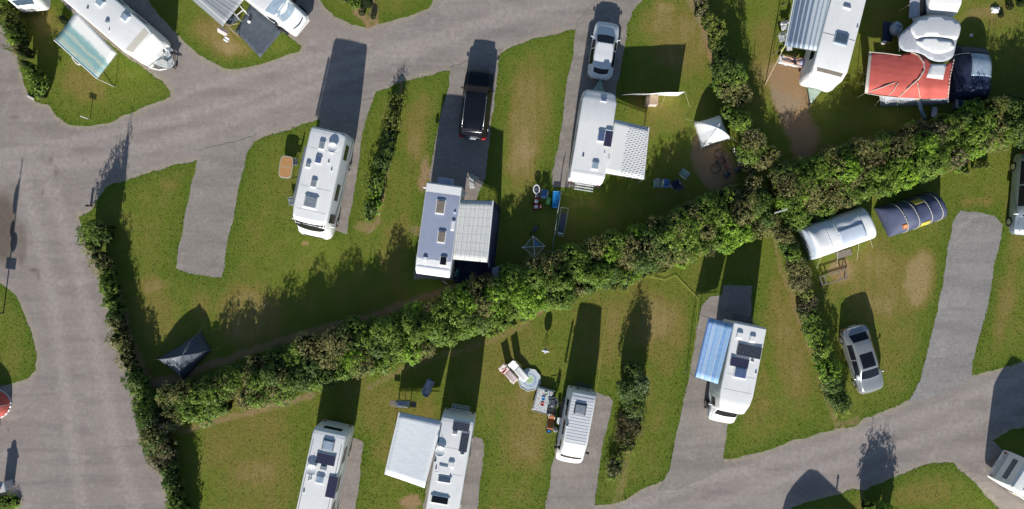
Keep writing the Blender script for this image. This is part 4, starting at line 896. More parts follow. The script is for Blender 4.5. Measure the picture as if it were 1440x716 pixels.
    sheetq(v.T, 'side_wall', [A, C_, D, B], 'navy_fabric', a, .05)
    # G: caravan with dashed awning
    v = Vehicle('caravan', 'white caravan behind the white hatchback with a dash patterned awning on its right', 'caravan', (825.5,254), 2.6, (845.5,124), 2.3, 1.2, k_caravan, 'white_shell', 2.62); h = v.L / 2
    v.hatch(849, 141, .22, .42, 'acrylic_blue'); v.hatch(845.5, 191.5, .78, .5, 'acrylic_blue'); v.solar(855.5, 195, 1.05, .52, 'solar_plain'); v.hatch(856.5, 183, .1, .5, 'glass_pale'); v.hatch(837, 233, .55, .48, 'glass_pale'); v.vent(820, 219.5, .07, 'mid_plastic'); v.vent(850, 216, .03); v.vent(856, 227, .03)
    for x0, x1 in ((-2.2, -1.1), (-.5, .6), (1.3, 2.2)): v.sidewin(x0, x1, 1)
    v.door(.9, 1.6, -1); v.sidewin(-2, -1, -1); v.wheels((-.3,)); v.rearlights(.8); v.rack(1.3, 1.0, .5)
    hitch(v, h)
    awning(v.T, 'white awning with dark dashes on its outer half', (864.5,168), (912.5,179.5), (905,252.5), (848.5,243), 2.52, 2.2, 'awning_dash', .04)
    seams(v, (-2.6, 2.45))
    # A: caravan top left with teal awning
    v = Vehicle('caravan', 'white caravan at the top left with a teal striped awning', 'caravan', (96,-26), 2.6, (213,72), 1.9, 1.2, k_caravan, 'white_shell', 2.62); h = v.L / 2
    v.hatch(141, 4, .5, .5, 'glass_pale'); v.hatch(176, 24.5, .5, .5, 'glass_pale'); v.vent(151, 30, .14, 'acrylic'); v.vent(123, 12, .07, 'acrylic'); v.vent(153, 43, .04)
    v.patch('front_window', 'cream_trim', h - .95, h - .55, 3.1, 4.9, .01)
    for x0, x1 in ((-1.2, 0), (.9, 2.0)): v.sidewin(x0, x1, 1)
    v.door(-.6, .1, -1); v.wheels((-.3,)); hitch(v, h, True)
    awning(v.T, 'teal and cream striped awning', (107,15.5), (76.5,56.5), (136.5,110.5), (164,74.5), 2.45, 2.2, 'awning_teal', .04)
    # I: caravan top right
    v = Vehicle('caravan', 'long white caravan at the top right with a navy striped awning', 'caravan', (1199,-22), 2.6, (1158,118), 2.0, 1.2, k_caravan, 'white_shell', 2.62); h = v.L / 2
    v.hatch(1183, 55, .72, .95, 'glass_tint', 'glass_pale'); v.hatch(1191, 10.5, .16, .55, 'acrylic'); v.patch('front_window', 'acrylic_brown', h - .78, h - .55, 3.1, 4.9, .012); v.vent(1206, 38, .05, 'mid_plastic'); v.patch('roof_joint', 'mid_plastic', .25, .285, 2.8, 5.2, .008)
    v.sidewin(.8, 1.9, 1); v.sidewin(-1.5, -.4, 1); v.sidewin(.9, 1.9, -1); v.wheels((-.3,)); hitch(v, h)
    a = awning(v.T, 'navy and white striped awning', (1171,-8), (1118,-8), (1104,64), (1152.5,72), 2.5, 2.2, 'awning_navy', .05)
    c = [G(1152.5, 72, 2.3), G(1150, 72, 1.6), G(1136, 112, 1.4), G(1138, 104, 2.1)]
    sheetq(v.T, 'side_screen', c, 'pale_green', a, 0)
    # R: motorhome bottom right corner
    v = Vehicle('motorhome', 'white motorhome at the bottom right corner with a long window in its rear wall', 'motorhome', (1433,665), 2.8, (1549,743), 1.0, 1.15, k_int, 'white_shell', 2.9); h = v.L / 2
    MB().box((-h - .01, 0, 1.95), (.05, 1.5, .45), 0, .02).build('rear_window', 'glass_tint', v.T); MB().box((-h - .01, 0, .95), (.05, 1.9, .35), 0, .02).build('rear_panel', 'pale_plastic', v.T)
    v.rearlights(.85); v.plate(-h - .04, .6); v.sidewin(-2.4, -1.3, -1); v.sidewin(0, 1, -1); v.wheels((-h + 1.9, h - 1.3)); v.hatch(1447, 689, .6, .5); v.case(-1, -2.0, 2.0, 2.3)
    MB().box((-h + 1.6, -1.2, 1.2), (.4, .12, .5), 0, .02).build('side_vent', 'cream_trim', v.T)
    # Q: right edge van
    v = Vehicle('parked_van', 'low blue grey van cut off by the right edge beside the grey gravel drive', 'van', (1466,214), 1.7, (1448,331), 1.1, 1.0, k_suv, 'blue_grey_paint', 1.9); h = v.L / 2
    for sd in (1, -1): v.sidewin(-2.2, -.6, sd, 1.1, 1.9); v.sidewin(-.5, .9, sd, 1.1, 1.9)
    v.patch('windscreen', 'glass_dark', h - 1.72, h - 1.25, 2.7, 5.3, .008); v.patch('bonnet_edge', 'white_paint', h - .35, h - .05, 1.2, 6.8, .008); v.wheels((-h + .9, h - .9), .35, .1); v.mirrors(h - 1.4, 1.2, 'white_paint'); v.rearlights(1.0)
    # B: white van top
    v = Vehicle('motorhome', 'white motorhome at the top edge with pale reflective windscreen beside the grey groundsheet', 'motorhome', (337,-37), 2.7, (424,37), .9, 1.08, k_coach, 'white_paint', 2.75); h = v.L / 2
    v.patch('windscreen', 'glass_pale', lambda t: h - 1.75, lambda t: h - .72 - .10 * abs(2 * t - 1) ** 2, 2.75, 5.25, .008)
    v.patch('wiper_shelf', 'dark_plastic', lambda t: h - .17 - .08 * abs(2 * t - 1) ** 2, lambda t: h - .11 - .08 * abs(2 * t - 1) ** 2, 3.2, 4.8, .009)
    for sd in (1, -1): v.sidewin(h - 1.8, h - 1.2, sd, 1.0, 1.6, 'glass_dark')
    v.mirrors(h - 1.25, 1.3, 'dark_plastic', .92); v.wheels((-h + 1.4, h - .95)); v.rearlights(.8)
    # cars
    car('parked_car', 'black estate car with silver roof rails and red tail lights behind the grey roofed motorhome', (664,194), 1.0, (675.5,98), .8, 1.0, k_suv, 'black_paint', 1.78, rails=True)
    v = car('parked_car', 'white hatchback parked in front of the white caravan at the top', (842.5,110), .8, (854.5,31), .6, .88, k_hatchback, 'white_paint', 1.46, roofglass=True)
    car('parked_car', 'silver saloon car with a dark glass sunroof parked on the grass at the right', (1200,459), .8, (1226,552), .6, .92, k_sedan, 'silver_paint', 1.44, sunroof=True)
    # vehicles standing just outside the frame whose shadows fall into it
    v = Vehicle('campervan', 'white van just below the bottom edge, only its rounded shadow showing', 'campervan', (1218,908), 2.2, (1098,790), .8, 1.3, k_van, 'white_shell', 2.9); v.wheels((-1.6, 1.6)); v.rearlights(1.0)
    v = Vehicle('caravan', 'white caravan end poking in at the top left edge', 'caravan', (12,-110), 2.4, (41,11), 1.2, 1.05, k_caravan, 'white_shell', 2.3); v.wheels((-.3,)); v.patch('front_window', 'glass_tint', v.L / 2 - .3, v.L / 2 - .1, 2.9, 5.1, .012); MB().tube((v.L / 2 + .0, -.55, .9), (v.L / 2 + .02, .55, .9), .02, 6).build('grab_rail', 'dark_plastic', v.T)
def hitch(v, h, cover=False):
    m = MB().tube((h - .2, .55, .45), (h + 1.15, 0, .45), .04).tube((h - .2, -.55, .45), (h + 1.15, 0, .45), .04).tube((h + 1.0, 0, .45), (h + 1.35, 0, .5), .035).tube((h + .95, .1, 0.05), (h + .95, .1, .75), .03).lathe([(.1, -.03), (.1, .03)], (h + .95, .1, .1), 12, 'Y')
    m.build('drawbar', 'steel_dark', v.T)
    if cover:
        MB().grid(lambda i, j: Vector((h - .1 + i * 1.15, (j * 2 - 1) * (.78 - .5 * i) , .62 + .05 * math.sin(9 * i + 5 * j))), 8, 6).build('drawbar_cover', 'pale_plastic', v.T, False, None, .02)
        pts = [(h - .2, -1.0, 1.0), (h + .2, -1.02, 1.0), (h + .75, -.72, 1.0), (h + 1.1, -.3, 1.0)]
        MB().path(pts, .055, 8).build('bumper_rail', 'white_paint', v.T, True)
    else:
        MB().grid(lambda i, j: Vector((h + .02 + i * .98, (j * 2 - 1) * (.45 * (1 - i) + .05), .60 + .10 * math.sin(math.pi * j) * (1 - i))), 6, 6).build('drawbar_cover', 'pale_green', v.T, True, None, .02)
build_vehicles()
# ------------------------------------------------------------------ tents
def pq(c, a, b):     # bilinear point from four corners, a,b in -1..1
    u, v = (a + 1) / 2, (b + 1) / 2
    return (c[0] * (1 - u) + c[1] * u) * (1 - v) + (c[3] * (1 - u) + c[2] * u) * v
def origin(c): 
    s = sum((Vector(q) for q in c), Vector()) / len(c); return (s.x, s.y, 0)
def dome(name, label, corners, h, mats, group=None, flat=.16, peak=(0, 0), guy=True, pole='mid_plastic', pw=2.0, cat='tent'):
    c = [G(x, y, 0.0) for x, y in corners]; T = thing(name, label, cat, origin(c), 0, group); F = frame(T)
    def P(a, b):
        m = max(abs(a), abs(b)); d = min(abs(a), abs(b)) / (m + 1e-6)
        z = h * max(0, 1 - m ** pw) ** .72 * (1 - flat * (1 - d) * m)
        q = pq(c, a * (1 - .05 * (1 - d) * m) + peak[0] * (1 - m), b * (1 - .05 * (1 - d) * m) + peak[1] * (1 - m)); q = q.copy(); q.z = .02 + z + .012 * math.sin(17 * a + 9 * b) * m; return q
    for k, mt in enumerate(mats):
        def fn(i, j, k=k):
            t = j * 2 - 1; m = i; a, b = [(t * m, -m), (m, t * m), (-t * m, m), (-m, -t * m)][k]; return P(a, b)
        MB().grid(fn, 12, 12).build('tent_panel', mt, T, True, F, .01)
    for s1 in (1, -1):
        MB().path([P(t / 12, s1 * t / 12) + Vector((0, 0, .02)) for t in range(-12, 13)], .014, 5).build('tent_pole', pole, T, True, F)
    if guy:
        m = MB()
        for k in range(4):
            q = c[k]; o = (q - Vector(origin(c))).normalized(); m.tube(P(*[(-.6, -.6), (.6, -.6), (.6, .6), (-.6, .6)][k]), q + o * .7, .006, 4); m.tube(q + o * .7 + Vector((0, 0, -.02)), q + o * .68 + Vector((0, 0, .1)), .01, 4)
        m.build('guy_rope', 'rope', T, False, F)
    return T
def tunnel(name, label, c4, h, segs, pw=.8, endin=(.12, .12), extra=None):
    """c4 corners A0,B0 (one long side) B1,A1; segs: list of (u0,u1,v0,v1,material,part name,offset)"""
    c = [Vector((*G2(*q, h * .7), 0)) for q in c4]; T = thing(name, label, 'tent', origin(c)); F = frame(T)
    def P(u, v, off=0):
        e = 1.0
        if endin[0] and u < endin[0]: e = math.sin(math.pi / 2 * u / endin[0]) ** .6 * .999
        if endin[1] and u > 1 - endin[1]: e = math.sin(math.pi / 2 * (1 - u) / endin[1]) ** .6
        t = math.pi * v; y = .5 - .5 * math.cos(t) * (abs(math.cos(t)) ** -.25 if abs(math.cos(t)) > 1e-3 else 1)
        q = (c[0] * (1 - u) + c[1] * u) * (1 - y) + (c[3] * (1 - u) + c[2] * u) * y; q = q.copy()
        q.z = .02 + (h * e + off) * max(0, math.sin(t)) ** pw; q.z += off * .3
        return q
    for (u0, u1, v0, v1, mt, nm, off) in segs:
        MB().grid(lambda i, j: P(u0 + (u1 - u0) * i, v0 + (v1 - v0) * j, off + .012 * math.sin(i * 23 + j * 11) * (off == 0)), max(3, int(40 * (u1 - u0))), max(3, int(24 * (v1 - v0)))).build(nm, mt, T, True, F, .008)
    return T, P, F
def cdt_patch(poly, zf, step=.18, name='panel', mat='red_fabric', T=None, off=0, thick=.012):
    """poly in photo pixels seen at the height given by zf(px,py)"""
    w = [G2(x, y, zf(x, y) + off) for x, y in poly]; b = []
    for (p, q), (a, c) in zip(ring(poly), ring(w)):
        n = max(1, int(math.hypot(a[0] - c[0], a[1] - c[1]) / step)); b += [((p[0] + (q[0] - p[0]) * k / n), (p[1] + (q[1] - p[1]) * k / n)) for k in range(n)]
    xs = [p[0] for p in b]; ys = [p[1] for p in b]; sp = step * S; pts = [Vector(p) for p in b]; gx = min(xs) + sp / 2
    while gx < max(xs):
        gy = min(ys) + sp / 2
        while gy < max(ys):
            if inside(b, [gx], [gy])[0] and segdist(ring(b), np.array([gx]), np.array([gy]))[0] > sp * .4: pts.append(Vector((gx + random.uniform(-1, 1) * sp * .1, gy)))
            gy += sp
        gx += sp
    V, E, Fc, *_ = geometry.delaunay_2d_cdt(pts, [(i, (i + 1) % len(b)) for i in range(len(b))], [list(range(len(b)))], 1, 1e-5)
    mb = MB(); mb.v = [tuple(G(v.x, v.y, zf(v.x, v.y) + off)) for v in V]; mb.f = [tuple(f) for f in Fc]
    return mb.build(name, mat, T, True, frame(T), thick)
def chaikin(p, n=2):
    for _ in range(n):
        q = []
        for a, b in ring(p): q += [(a[0] * .75 + b[0] * .25, a[1] * .75 + b[1] * .25), (a[0] * .25 + b[0] * .75, a[1] * .25 + b[1] * .75)]
        p = q
    return p
def build_tents():
    dome('dome_tent', 'white square dome tent pitched on bare brown earth beside the olive hedge', [(985,209),(1026,196),(1012,162),(975,173)], 1.45, ['tent_white'] * 4, flat=.10, pole='pale_plastic')
    dome('dome_tent', 'small dark blue grey dome tent at the left end of the diagonal hedge', [(260,534),(298,492),(284,466),(221,505)], 1.35, ['slate_fabric', 'slate_fabric', 'slate_fabric', 'grey_fabric'], flat=.14, peak=(.15, .0))
    # unseen tent added past the left edge for its shadow; red play tent
    dome('dome_tent', 'grey tent added just outside the left edge for its shadow on the grass corner', [(-95,596),(0,600),(0,554),(-95,540)], 2.3, ['slate_fabric'] * 4, pw=3.0, pole='white_fabric')
    g = G(-18, 570, .5); T = thing('play_tent', 'small round red play tent with a white rim cut off by the left edge', 'play tent', (g.x, g.y, 0)); MB().grid(lambda i, j: Vector((1.3 * math.sin(j * math.pi / 2) * math.cos(2 * math.pi * i) * (1 + .02 * math.sin(16 * math.pi * i)), 1.05 * math.sin(j * math.pi / 2) * math.sin(2 * math.pi * i), .05 + 1.1 * max(0, math.cos(j * math.pi / 2)) ** .8 if j < 1 else .05)), 48, 12).build('canopy', 'red_fabric', T, True, None, .01)
    MB().path([(1.33 * math.cos(R(k * 15)), 1.08 * math.sin(R(k * 15)), .06) for k in range(25)], .05, 6).build('rim', 'white_fabric', T, True)
    for k in range(3): MB().path([(1.31 * math.cos(t) * math.cos(R(60 * k)), 1.06 * math.cos(t) * math.sin(R(60 * k)), .07 + 1.1 * max(0, math.sin(t)) ** .8) for t in [math.pi * q / 16 for q in range(17)]], .018, 5).build('tent_pole', 'cream_trim', T, True)
    # big white tent K
    S_ = [(0, 1, 0, 1, 'tent_white', 'canopy', 0), (.42, .80, .30, .55, 'pale_blue_fabric', 'roof_panel', .03), (0, .045, 0, 1, 'pale_blue_fabric', 'end_panel', .02)]
    T, P, F = tunnel('tunnel_tent', 'large white tent with a raised blue grey roof panel below the bright hedge', [(1147,366),(1236,334),(1217,289),(1127,321)], 1.75, S_, .5, (.07, .05))
    for u in (.27, .42, .80): MB().path([P(u, k / 24, .01) for k in range(25)], .014, 6).build('tent_pole', 'pale_plastic', T, True, F)
    m = MB()
    for a, b in (((1157,357), (1148,378)), ((1178,352), (1177,374)), ((1208,343), (1205,366)), ((1224,336), (1227,348))): m.tube(G(*a, .6), G(*b, .02), .012, 4)
    m.build('guy_rope', 'rope', T, False, F)
    # blue tunnel tent
    S_ = [(0, 1, 0, 1, 'navy_tent', 'canopy', 0), (.46, .64, .10, .30, 'yellow_plastic', 'window', .04), (.48, .64, .66, .80, 'yellow_plastic', 'window', .04), (.17, .24, .28, .40, 'orange_plastic', 'patch', .04)]
    T, P, F = tunnel('tunnel_tent', 'dark blue tunnel tent with pale hoops and yellow windows', [(1262,333),(1335,307),(1318,268),(1241,291)], 1.7, S_, .75, (.45, .06))
    for u in (.24, .42, .66, .86): MB().path([P(u, k / 32, .05) for k in range(33)], .026, 6).build('hoop', 'cream_trim', T, True, F)
    # dark dome with silvery patch
    T, P, F = tunnel('dome_tent', 'navy oval tent with a silvery rain cover patch beside the red tent', [(1397,141),(1400,62),(1352,58),(1343,138)], 1.5, [(0, 1, 0, 1, 'navy_fabric', 'canopy', 0), (.38, .80, .10, .62, 'glass_pale', 'rain_cover', .03), (.82, .95, .25, .75, 'slate_fabric', 'vent_panel', .02)], .8, (.2, .45))
    MB().path([P(.80, k / 16, .03) for k in range(17)], .018, 6).build('tent_pole', 'mid_plastic', T, True, F)
    # red family awning
    T = thing('awning_tent', 'red awning tent with cream piping and a white roof panel at the top right', 'awning tent', (*G2(1278,106,1), 0)); F = frame(T)
    def zr(x, y): u = (x - 1217) / 125; v = (y - 70) / 66; return 2.15 + .22 * math.sin(math.pi * min(1, max(0, v))) - (.35 * max(0, v - .82) / .18) + .22 * math.exp(-((x - 1298) / 9) ** 2) + .12 * math.sin(math.pi * u * 2) ** 2 + .015 * math.sin(y * .9 + x * .12)
    cdt_patch([(1224,73),(1268,77),(1283,72),(1298,79),(1312,90),(1331,90),(1343,81),(1337,108),(1334,139),(1300,139),(1262,137),(1217,131)], zr, .2, 'canopy', 'red_fabric', T)
    cdt_patch([(1309,90),(1331,90),(1326,112),(1303,109)], zr, .3, 'roof_panel', 'white_fabric', T, .03)
    cdt_patch([(1222,73),(1226,73),(1221,131),(1216,131)], zr, .3, 'edge_band', 'cream_trim', T, .03)
    for pts in ([(1222,73),(1245,75),(1267,78)], [(1217,131),(1240,135),(1262,137)], [(1281,73),(1292,78),(1299,88),(1300,98),(1293,110),(1278,123),(1265,136)], [(1263,116),(1257,127),(1249,134)], [(1222,129),(1240,123),(1258,116)], [(1290,116),(1292,126),(1294,138)], [(1342,82),(1336,108),(1333,138)]):
        fine = sum([[(p[0] + (q[0] - p[0]) * k / 6, p[1] + (q[1] - p[1]) * k / 6) for k in range(6)] for p, q in zip(pts[:-1], pts[1:])], []) + [pts[-1]]; MB().path([G(*q, zr(*q) + .05) for q in fine], .045 if len(pts) > 5 else .03, 6).build('piping', 'cream_trim', T, True, F)
    sheetq(T, 'front_wall', [G(1236,134,1.8), G(1238,150,.05), G(1334,147,.05), G(1334,139,1.8)], 'grey_and_shaded_white', None, -.1)
    sheetq(T, 'side_wall', [G(1218,131,1.9), G(1216,128,.05), G(1223,76,.05), G(1224,74,2.0)], 'red_fabric', None, 0)
    m = MB()
    for a, b in (((1217,131),(1203,139)),((1217,120),(1204,116)),((1219,105),(1206,100)),((1240,137),(1222,158)),((1262,138),(1262,160))): m.tube(G(*a, 1.7), G(*b, .02), .008, 4)
    m.build('guy_rope', 'rope', T, False, F)
    # white scalloped awning + caravan behind
    T = thing('awning_tent', 'white awning with two scalloped roof panels joining the red tent to a caravan', 'awning tent', (*G2(1305,60,1), 0)); F = frame(T)
    zc = lambda x, y: 2.35 + .25 * math.sin(math.pi * min(1, max(0, (y - 18) / 75)))
    cdt_patch(*[chaikin(q) for q in [[(1264,48),(1278,38),(1288,27),(1306,21),(1327,21.5),(1343,26),(1352,34.5),(1349,50),(1345,58),(1343,70),(1340,82),(1325,88),(1308,85),(1295,74),(1264,72)]]], zc, .25, 'canopy', 'grey_and_shaded_white', T)  # grey colour paints the red tent's shadow onto the white awning
    cdt_patch(*[chaikin(q) for q in [[(1278,40),(1288,28),(1306,22),(1327,22.5),(1343,26.5),(1352,34.5),(1349,50),(1345,57),(1333,53),(1311,51),(1295,52),(1288,56)]]], lambda x, y: zc(x, y) + .05, .25, 'roof_panel', 'white_fabric', T, .04)
    cdt_patch(*[chaikin(q) for q in [[(1287,58),(1295,54),(1311,53),(1333,55),(1343,62),(1342,70),(1319,77),(1306,72),(1293,65)]]], lambda x, y: zc(x, y) + .05, .25, 'roof_panel', 'white_fabric', T, .05)
    sheetq(T, 'side_wall', [G(1264,48,2.3), G(1262,50,.05), G(1264,74,.05), G(1265,72,2.3)], 'grey_and_shaded_white', None, 0)
    v = Vehicle('caravan', 'white caravan cut off by the top edge, joined to the scalloped white awning', 'caravan', (1338,-90), 2.5, (1327,24), 2.3, 1.12, k_caravan, 'white_shell', 2.45); v.wheels((-.3,)); v.sidewin(-1, .2, -1); v.sidewin(.8, 1.8, 1)
    T = thing('awning_tent', 'narrow dark and grey awning strip beside the caravan at the top edge', 'awning tent', (*G2(1288,8,1), 0)); F = frame(T)
    sheetq(T, 'canopy', [G(1294,-12,2.0), G(1280,-12,1.9), G(1278,26,1.9), G(1292,24,2.0)], 'grey_and_shaded_white', None, .05); sheetq(T, 'dark_panel', [G(1305,-12,2.0), G(1295,-12,2.0), G(1293,23,2.0), G(1303,21,2.0)], 'black_paint', None, .05)
    MB().tube(G(1279,7,.8), G(1265,15,.1), .03, 6).build('pole', 'wood_pale', T, False, F)
    # grey striped awning upper left
    T = thing('awning_tent', 'grey striped awning tent at the top edge beside the dark groundsheet', 'awning tent', (*G2(312,8,1), 0)); F = frame(T)
    sheetq(T, 'canopy', [G(352,-12,2.2), G(316,33,2.2), G(272,-6,2.1), G(296,-36,2.1)], 'awning_grey', None, .05); sheetq(T, 'side_wall', [G(272,-6,2.1), G(316,33,2.2), G(314,38,1.2), G(268,-2,1.2)], 'grey_fabric', None, 0)
    for a in ((316,33), (352,-12), (272,-6)): q = G(*a, 2.15); MB().tube(q, (q.x, q.y, .02), .025, 6).build('pole', 'aluminium', T, False, F)
    # groundsheets
    def gs(name, label, poly, mat, cat='groundsheet', z=.05):
        T = cdt_thing(name, label, cat, poly, mat, z)
    gs('groundsheet', 'slate grey groundsheet with wrinkles beside the white motorhome at the top', [(356,-4),(344,22),(331,44),(349,63),(366,81),(381,63),(397,44),(378,22),(362,-4)], 'slate_fabric')
    gs('groundsheet', 'dark blue groundsheet under the checked awning', [(650,300),(690,300),(692,398),(640,398),(640,370)], 'navy_fabric')
    gs('groundsheet', 'navy groundsheet in the shade behind the red awning tent', [(1242,30),(1258,32),(1254,58),(1240,62)], 'navy_fabric')
def cdt_thing(name, label, cat, poly, mat, z):
    T = thing(name, label, cat, (*G2(*poly[0]), 0)); loc = T.location.copy(); bpy.data.objects.remove(T)
    tmp = bpy.data.objects.new('tmp', None); tmp.location = loc
    zf = lambda x, y: z + .018 * math.sin(x * .35 + y * .5) + .012 * math.sin(x * .8 - y * .3)
    o = cdt_patch(poly, zf, .25, name, mat, tmp, 0, .006); o.parent = None; o.location = loc; bpy.data.objects.remove(tmp); tag(o, label, cat); return o
build_tents()

# ------------------------------------------------------------------ camp furniture and small things
def table(name, label, px, py, rz, lx, ly, z, top, shape='rect', cat='table', leg='aluminium', over=None):
    g = G(px, py, z); T = thing(name, label, cat, (g.x, g.y, 0), rz); 
    if shape == 'oval':
        pts = [(lx / 2 * (abs(math.cos(t)) ** .5) * (1 if math.cos(t) > 0 else -1), ly / 2 * (abs(math.sin(t)) ** .5) * (1 if math.sin(t) > 0 else -1)) for t in [2 * math.pi * k / 32 for k in range(32)]]
        MB().prism(pts, z - .035, z - .004).build('table_edge', 'pale_plastic', T, False, None, 0, .01); MB().prism([(a * .93, b * .93) for a, b in pts], z - .03, z).build('tabletop', top, T); MB().box((0, 0, z + .001), (.02, ly * .9, .006)).build('seam', 'pale_plastic', T)
    else: MB().box((0, 0, z - .02), (lx, ly, .04), 0, .012).build('tabletop', top, T)
    for a in (-1, 1):
        for b in (-1, 1): MB().tube((a * lx * .38, b * ly * .38, z - .04), (a * lx * .42, b * ly * .42, .03), .018, 6).build('leg', leg, T)
    return T
def camp_chair(label, px, py, rz, fab='navy_fabric', frame_='aluminium', w=.56, back=.45, group=None, rec=.12, name='camp_chair'):
    g = G(px, py, .4); T = thing(name, label, 'chair', (g.x, g.y, 0), rz, group)
    MB().grid(lambda i, j: Vector(((i - .5) * .46 + .02, (j - .5) * w * .9, .42 - .03 * math.sin(math.pi * j) + .03 * i)), 5, 6).build('seat', fab, T, True, None, .015)
    MB().grid(lambda i, j: Vector((-.22 - rec * i - .03 * math.sin(math.pi * j), (j - .5) * w * .9, .44 + back * i)), 5, 6).build('backrest', fab, T, True, None, .015)
    for s in (1, -1):
        y = s * w / 2
        MB().path([(-.22, y, .42), (-.24 - rec, y, .45 + back)], .014, 6).path([(-.24, y, .42), (.26, y, .45)], .014, 6).build('side_frame', frame_, T, True)
        MB().tube((.22, y, .45), (-.22, y, .01), .013, 6).build('leg', frame_, T); MB().tube((-.22, y, .45), (.24, y, .01), .013, 6).build('leg', frame_, T)
        MB().box((0, y + s * .02, .64), (.42, .05, .025), 0, .01).tube((.2, y, .45), (.2, y + s * .02, .63), .012, 6).build('armrest', 'mid_plastic', T)
    return T
def lounger(label, px, py, rz, fab='pink_fabric', L=1.75, w=.6, headup=.45, name='sun_lounger', fr='aluminium', group=None):
    g = G(px, py, .35); T = thing(name, label, 'sun lounger', (g.x, g.y, 0), rz, group)
    hx = -L / 2 + .65
    MB().grid(lambda i, j: Vector((hx + (L / 2 - hx) * i, (j - .5) * w * .92, .34 - .03 * math.sin(math.pi * j) + .04 * math.sin(math.pi * i))), 8, 5).build('seat', fab, T, True, None, .03)
    MB().grid(lambda i, j: Vector((hx - .62 * i, (j - .5) * w * .92, .34 + headup * i - .03 * math.sin(math.pi * j))), 6, 5).build('backrest', fab, T, True, None, .03)
    for s in (1, -1):
        y = s * w / 2; MB().path([(L / 2, y, .33), (hx, y, .33), (hx - .64, y, .33 + headup)], .016, 6).build('side_frame', fr, T, True)
        for x in (-L * .3, L * .35): MB().tube((x, y, .33), (x + .06, y, .01), .015, 6).build('leg', fr, T)
    return T
def bicycle(label, px, py, rz, colour, roll=0, group='bicycles'):
    g = G(px, py, .5); T = thing('bicycle', label, 'bicycle', (g.x, g.y, 0), rz, group); T.rotation_euler = (roll, 0, rz)
    for x in (-.53, .53):
        wv = MB()
        n = 28; R0 = .335
        for k in range(n):
            a, b = 2 * math.pi * k / n, 2 * math.pi * (k + 1) / n; wv.tube((x + R0 * math.cos(a), 0, .35 + R0 * math.sin(a)), (x + R0 * math.cos(b), 0, .35 + R0 * math.sin(b)), .02, 5, cap=False)
        w_ = wv.build('wheel', 'rubber', T, True); sp = MB()
        for k in range(10): a = 2 * math.pi * k / 10; sp.tube((x, 0, .35), (x + .32 * math.cos(a), 0, .35 + .32 * math.sin(a)), .004, 3)
        sp.tube((x, -.05, .35), (x, .05, .35), .02, 6); sp.build('spokes', 'aluminium', w_)
    MB().path([(-.15, 0, .85), (-.05, 0, .30), (.40, 0, .72), (.53, 0, .35)], .02, 6).path([(-.13, 0, .78), (.38, 0, .80)], .018, 6).path([(-.05, 0, .30), (-.53, 0, .35), (-.13, 0, .76)], .012, 6).path([(.40, 0, .70), (.36, 0, .98)], .016, 6).build('frame', colour, T, True)
    MB().path([(.30, -.30, 1.0), (.37, -.2, 1.0), (.37, .2, 1.0), (.30, .30, 1.0)], .015, 6).build('handlebar', 'steel_dark', T, True)
    MB().ell((-.18, 0, .92), (.14, .07, .03)).build('saddle', 'rubber', T, True); MB().lathe([(.09, -.01), (.09, .01)], (-.05, .03, .30), 16, 'Y').box((-.05, .1, .2), (.1, .08, .02)).box((-.05, -.1, .4), (.1, .08, .02)).build('crankset', 'steel_dark', T)
    return T
def post(name, label, cat, px, py, h, parts):
    g = G(px, py, 0); T = thing(name, label, cat, (g.x, g.y, 0)); parts(T); return T

